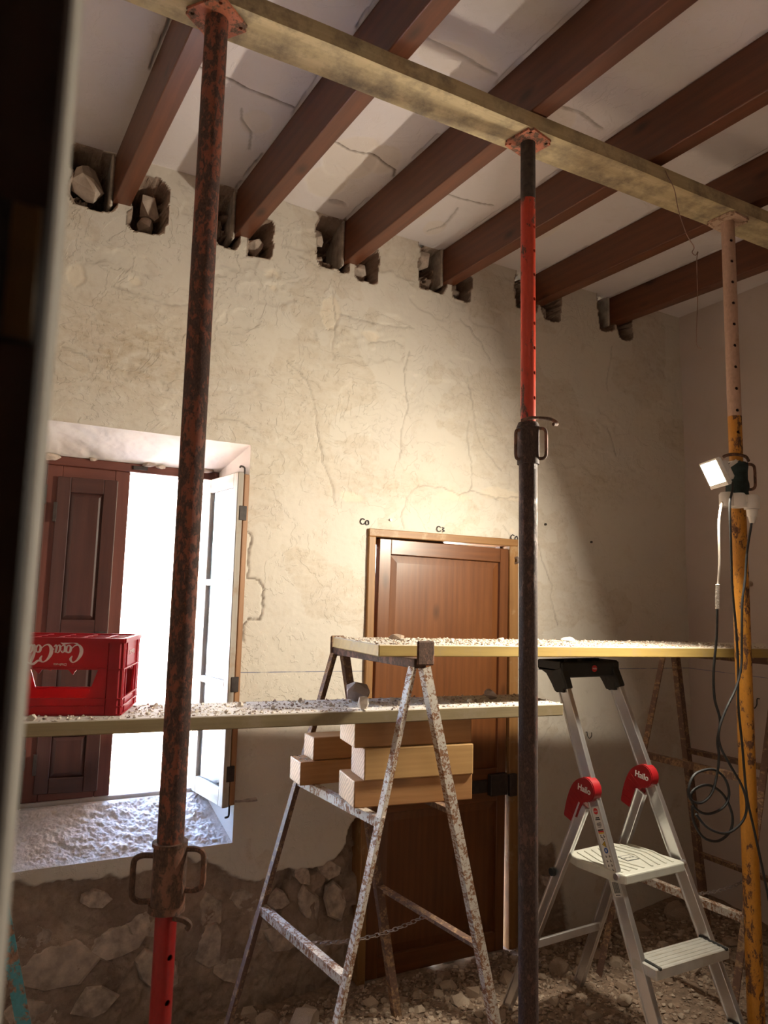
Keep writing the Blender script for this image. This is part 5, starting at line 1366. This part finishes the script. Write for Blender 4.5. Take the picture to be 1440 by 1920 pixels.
special = [(1.16, 2.74, 0.066, 'rubble_stone_pale', 'largest pale rubble chunk lying by the trestle foot near the wall'), (1.02, 2.80, 0.055, 'rubble_stone', 'big brown rubble chunk at the foot of the bare masonry'), (3.30, 2.84, 0.075, 'rubble_stone', 'big rounded stone in the corner behind the ladder'), (2.98, 2.80, 0.06, 'rubble_stone', 'squarish stone against the wall behind the ladder step'), (2.30, 2.62, 0.055, 'rubble_stone', 'brown stone between the ladder legs and the door'), (2.05, 2.66, 0.045, 'rubble_stone', 'flat brown stone lying before the door sill')]
def add_stone(x, y, r, me, label, group):
    z = fz(x, y) + r * 0.28
    M_ = Matrix.Translation((x, y, z)) @ Matrix.Rotation(rr.uniform(0, 6.28), 4, 'Z') @ Matrix.Rotation(rr.uniform(-.3, .3), 4, 'X') @ Matrix.Scale(r, 4)
    o = link('rubble_stone', me, None, None, M_)
    placed.append((x, y, r))
    return tag(o, label, 'stone', group)
for x, y, r, m_, lb in special:
    me = rock_mesh('rubble_stone', 30, 1.0, 0.8, 0.7, rr, m_, 0.14)
    add_stone(x, y, r, me, lb, None)
cnt = 0; tries = 0
while cnt < 280 and tries < 20000:
    tries += 1
    x = rr.uniform(0.25, 3.56); y = rr.triangular(1.95, 2.95, 2.75)
    if x < 1.9 and y < 2.30: continue
    r = 0.014 + 0.030 * rr.random() ** 2.4
    if y + r > 2.985 or x + r > 3.62 or occupied(x, y, r): continue
    if any(math.hypot(x - a, y - b) < (r + c) * 0.92 for a, b, c in placed): continue
    me = rr.choice(shapes)
    col_ = 'pale' if me.materials[0] == MAT['rubble_stone_pale'] else 'brown'
    siz_ = 'chunk' if r > 0.026 else 'chip'
    if x < 0.75: wh = 'on the floor below the window'
    elif x < 1.5 and y > 2.62: wh = 'at the foot of the bare masonry'
    elif x < 1.56: wh = 'on the floor between the trestle legs'
    elif x < 2.36 and y > 2.6: wh = 'on the floor right before the door'
    elif x < 1.88: wh = 'on the floor beside the dark prop'
    elif x < 2.4: wh = 'on the floor under the ladder'
    elif y > 2.6: wh = 'along the wall behind the ladder'
    else: wh = 'on the floor around the brown trestle'
    add_stone(x, y, r, me, 'small %s rubble %s lying %s' % (col_, siz_, wh), '%s rubble %ss %s' % (col_, siz_, wh))
    cnt += 1
def scatter(name, n, pick, rmin, rmax, mats, label, cat, seed, pw=2.0, parent=None):
    R2 = np.random.RandomState(seed); rl = random.Random(seed)
    protos = []
    for k in range(10):
        me = rock_mesh('proto', 9, 1.0, rl.uniform(.6, 1), rl.uniform(.45, .8), rl, mats[0], 0.2)
        v = np.array([q.co[:] for q in me.vertices]); f = [tuple(p.vertices) for p in me.polygons]
        protos.append((v, f)); bpy.data.meshes.remove(me)
    V = []; F = []; MI = []; base = 0
    for k in range(n):
        p = pick(R2)
        if p is None: continue
        v, f = protos[R2.randint(10)]
        r = rmin + (rmax - rmin) * R2.rand() ** pw
        a = R2.rand() * 6.28; ca, sa = math.cos(a), math.sin(a)
        w_ = v * r
        w_ = np.stack([w_[:, 0] * ca - w_[:, 1] * sa, w_[:, 0] * sa + w_[:, 1] * ca, w_[:, 2]], -1) + np.array(p) + np.array([0, 0, r * 0.3])
        V.append(w_); F += [tuple(i + base for i in t) for t in f]; MI += [R2.randint(len(mats))] * len(f); base += len(v)
    me = bpy.data.meshes.new(name); me.from_pydata(np.concatenate(V).tolist(), [], F); me.update()
    for m_ in mats: me.materials.append(MAT[m_])
    me.polygons.foreach_set('material_index', MI)
    o = link(name, me, None, parent)
    return tag(o, label, cat, kind='stuff')
def pk_floor(R2):
    x = R2.uniform(0.15, 3.6); y = R2.uniform(1.6, 2.97)
    return (x, y, fz(x, y))
scatter('rubble_grit', 15000, pk_floor, 0.004, 0.015, ['rubble_stone', 'rubble_stone', 'rubble_stone_pale'], 'loose brown grit and small crumbs of rubble over the floor', 'rubble', 31)
def pk_plank(Mp, L, wd, u0=0.0, u1=1.0, avoid=None):
    def f(R2):
        u = R2.uniform(u0, u1); v = R2.uniform(0.01, 0.99)
        p = Mp @ Vector(((u - 0.5) * L, v * wd, 0))
        if avoid and avoid(p): return None
        return tuple(p)
    return f
CMi = CM.inverted()
def in_crate(p):
    q = CMi @ Vector(p)
    return -L_ - 0.012 < q.x < 0.012 and -0.012 < q.y < D_ + 0.012
scatter('plank_debris', 3600, pk_plank(UPM, UPL, 0.45, 0.0, 0.82), 0.0015, 0.0068, ['plaster_lump', 'plaster_lump', 'rubble_stone'], 'pale mortar crumbs covering the upper plank', 'debris', 33)
scatter('plank_debris', 2600, pk_plank(LPM, LPL, 0.275, 0.10, 1.0, in_crate), 0.0015, 0.0068, ['plaster_lump', 'plaster_lump', 'dark_lump'], 'mortar crumbs covering the lower plank', 'debris', 35)
def pk_lum(R2):
    return (R2.uniform(1.0, 1.04), R2.uniform(2.475, 2.575), 1.080)
scatter('lumber_crumbs', 60, pk_lum, 0.0015, 0.005, ['plaster_lump', 'dark_lump'], 'few crumbs on the end of the rear timber offcut', 'debris', 37)
# bigger lumps lying on the planks
def lump(p, r, mat, label, group=None, sq=(1.0, 0.85, 0.75), npts=26):
    me = rock_mesh('mortar_lump', npts, sq[0], sq[1], sq[2], rr, mat, 0.16)
    zmin = min(v.co.z for v in me.vertices)
    o = link('mortar_lump', me, None, None, Matrix.Translation((p[0], p[1], p[2] - zmin * r - 0.001)) @ Matrix.Rotation(rr.uniform(0, 6), 4, 'Z') @ Matrix.Scale(r, 4))
    return tag(o, label, 'mortar lump', group)
def onp(Mp, L, wd, x, v):
    best = None
    a = Mp @ Vector((-L / 2, v * wd, 0)); b = Mp @ Vector((L / 2, v * wd, 0))
    k = (x - a.x) / (b.x - a.x)
    return a.lerp(b, k)
lump(onp(LPM, LPL, 0.275, 1.135, 0.80), 0.046, 'dark_lump', 'large dark brown mortar lump on the lower plank behind the trestle leg', None, (1.0, 0.8, 0.72), 40)
lump(onp(LPM, LPL, 0.275, 1.065, 0.08), 0.024, 'plaster_lump', 'pale squarish mortar lump on the near edge of the lower plank', None, (0.9, 0.8, 0.95))
lump(onp(LPM, LPL, 0.275, 0.115, 0.08), 0.013, 'plaster_lump', 'small pale mortar lump in front of the red crate')
lump(onp(LPM, LPL, 0.275, 1.62, 0.6), 0.030, 'dark_lump', 'dark mortar lump near the door end of the lower plank', None, (1.0, 0.8, 0.6))
for x, v, r in ((0.50, 0.5, 0.011), (0.56, 0.25, 0.009), (0.72, 0.6, 0.012), (0.80, 0.35, 0.009), (0.93, 0.75, 0.012), (1.0, 0.45, 0.010), (1.22, 0.3, 0.012), (1.25, 0.7, 0.012), (1.35, 0.5, 0.011), (1.5, 0.4, 0.012), (0.42, 0.2, 0.008), (0.64, 0.15, 0.008), (1.72, 0.4, 0.012), (0.47, 0.75, 0.012)):
    lump(onp(LPM, LPL, 0.275, x, v), r, 'plaster_lump', 'little mortar lump scattered on the lower plank', 'little lumps on the lower plank', npts=16)
lump(onp(UPM, UPL, 0.45, 1.31, 0.6), 0.024, 'rubble_stone', 'tan stone flake heap on the upper plank above the door panel', None, (1.2, 0.8, 0.6))
lump(onp(UPM, UPL, 0.45, 2.13, 0.75), 0.028, 'plaster_lump', 'long flat mortar lump on the upper plank above the ladder', None, (1.3, 0.7, 0.4))
for x, v, r in ((1.27, 0.35, 0.011), (1.38, 0.55, 0.010), (1.45, 0.3, 0.008), (1.75, 0.6, 0.013), (1.86, 0.4, 0.009), (1.95, 0.7, 0.011), (2.3, 0.5, 0.008), (2.5, 0.65, 0.010), (2.62, 0.3, 0.009), (1.6, 0.5, 0.008), (2.05, 0.3, 0.008)):
    lump(onp(UPM, UPL, 0.45, x, v), r, 'plaster_lump', 'little mortar lump scattered on the upper plank', 'little lumps on the upper plank', npts=16)
for (x, y, r) in ((0.30, 3.10, 0.010), (0.27, 3.21, 0.014), (0.42, 3.19, 0.009), (0.75, 3.09, 0.010), (0.80, 3.14, 0.011), (0.56, 3.06, 0.008), (0.66, 3.2, 0.009)):
    k = (y - 3.0) / (yf - 3.0)
    lump((x, y, W2 + (F2 - W2) * k - 0.002), r, 'plaster_lump', 'small mortar lump lying on the sloping window sill', 'lumps on the window sill', npts=16)
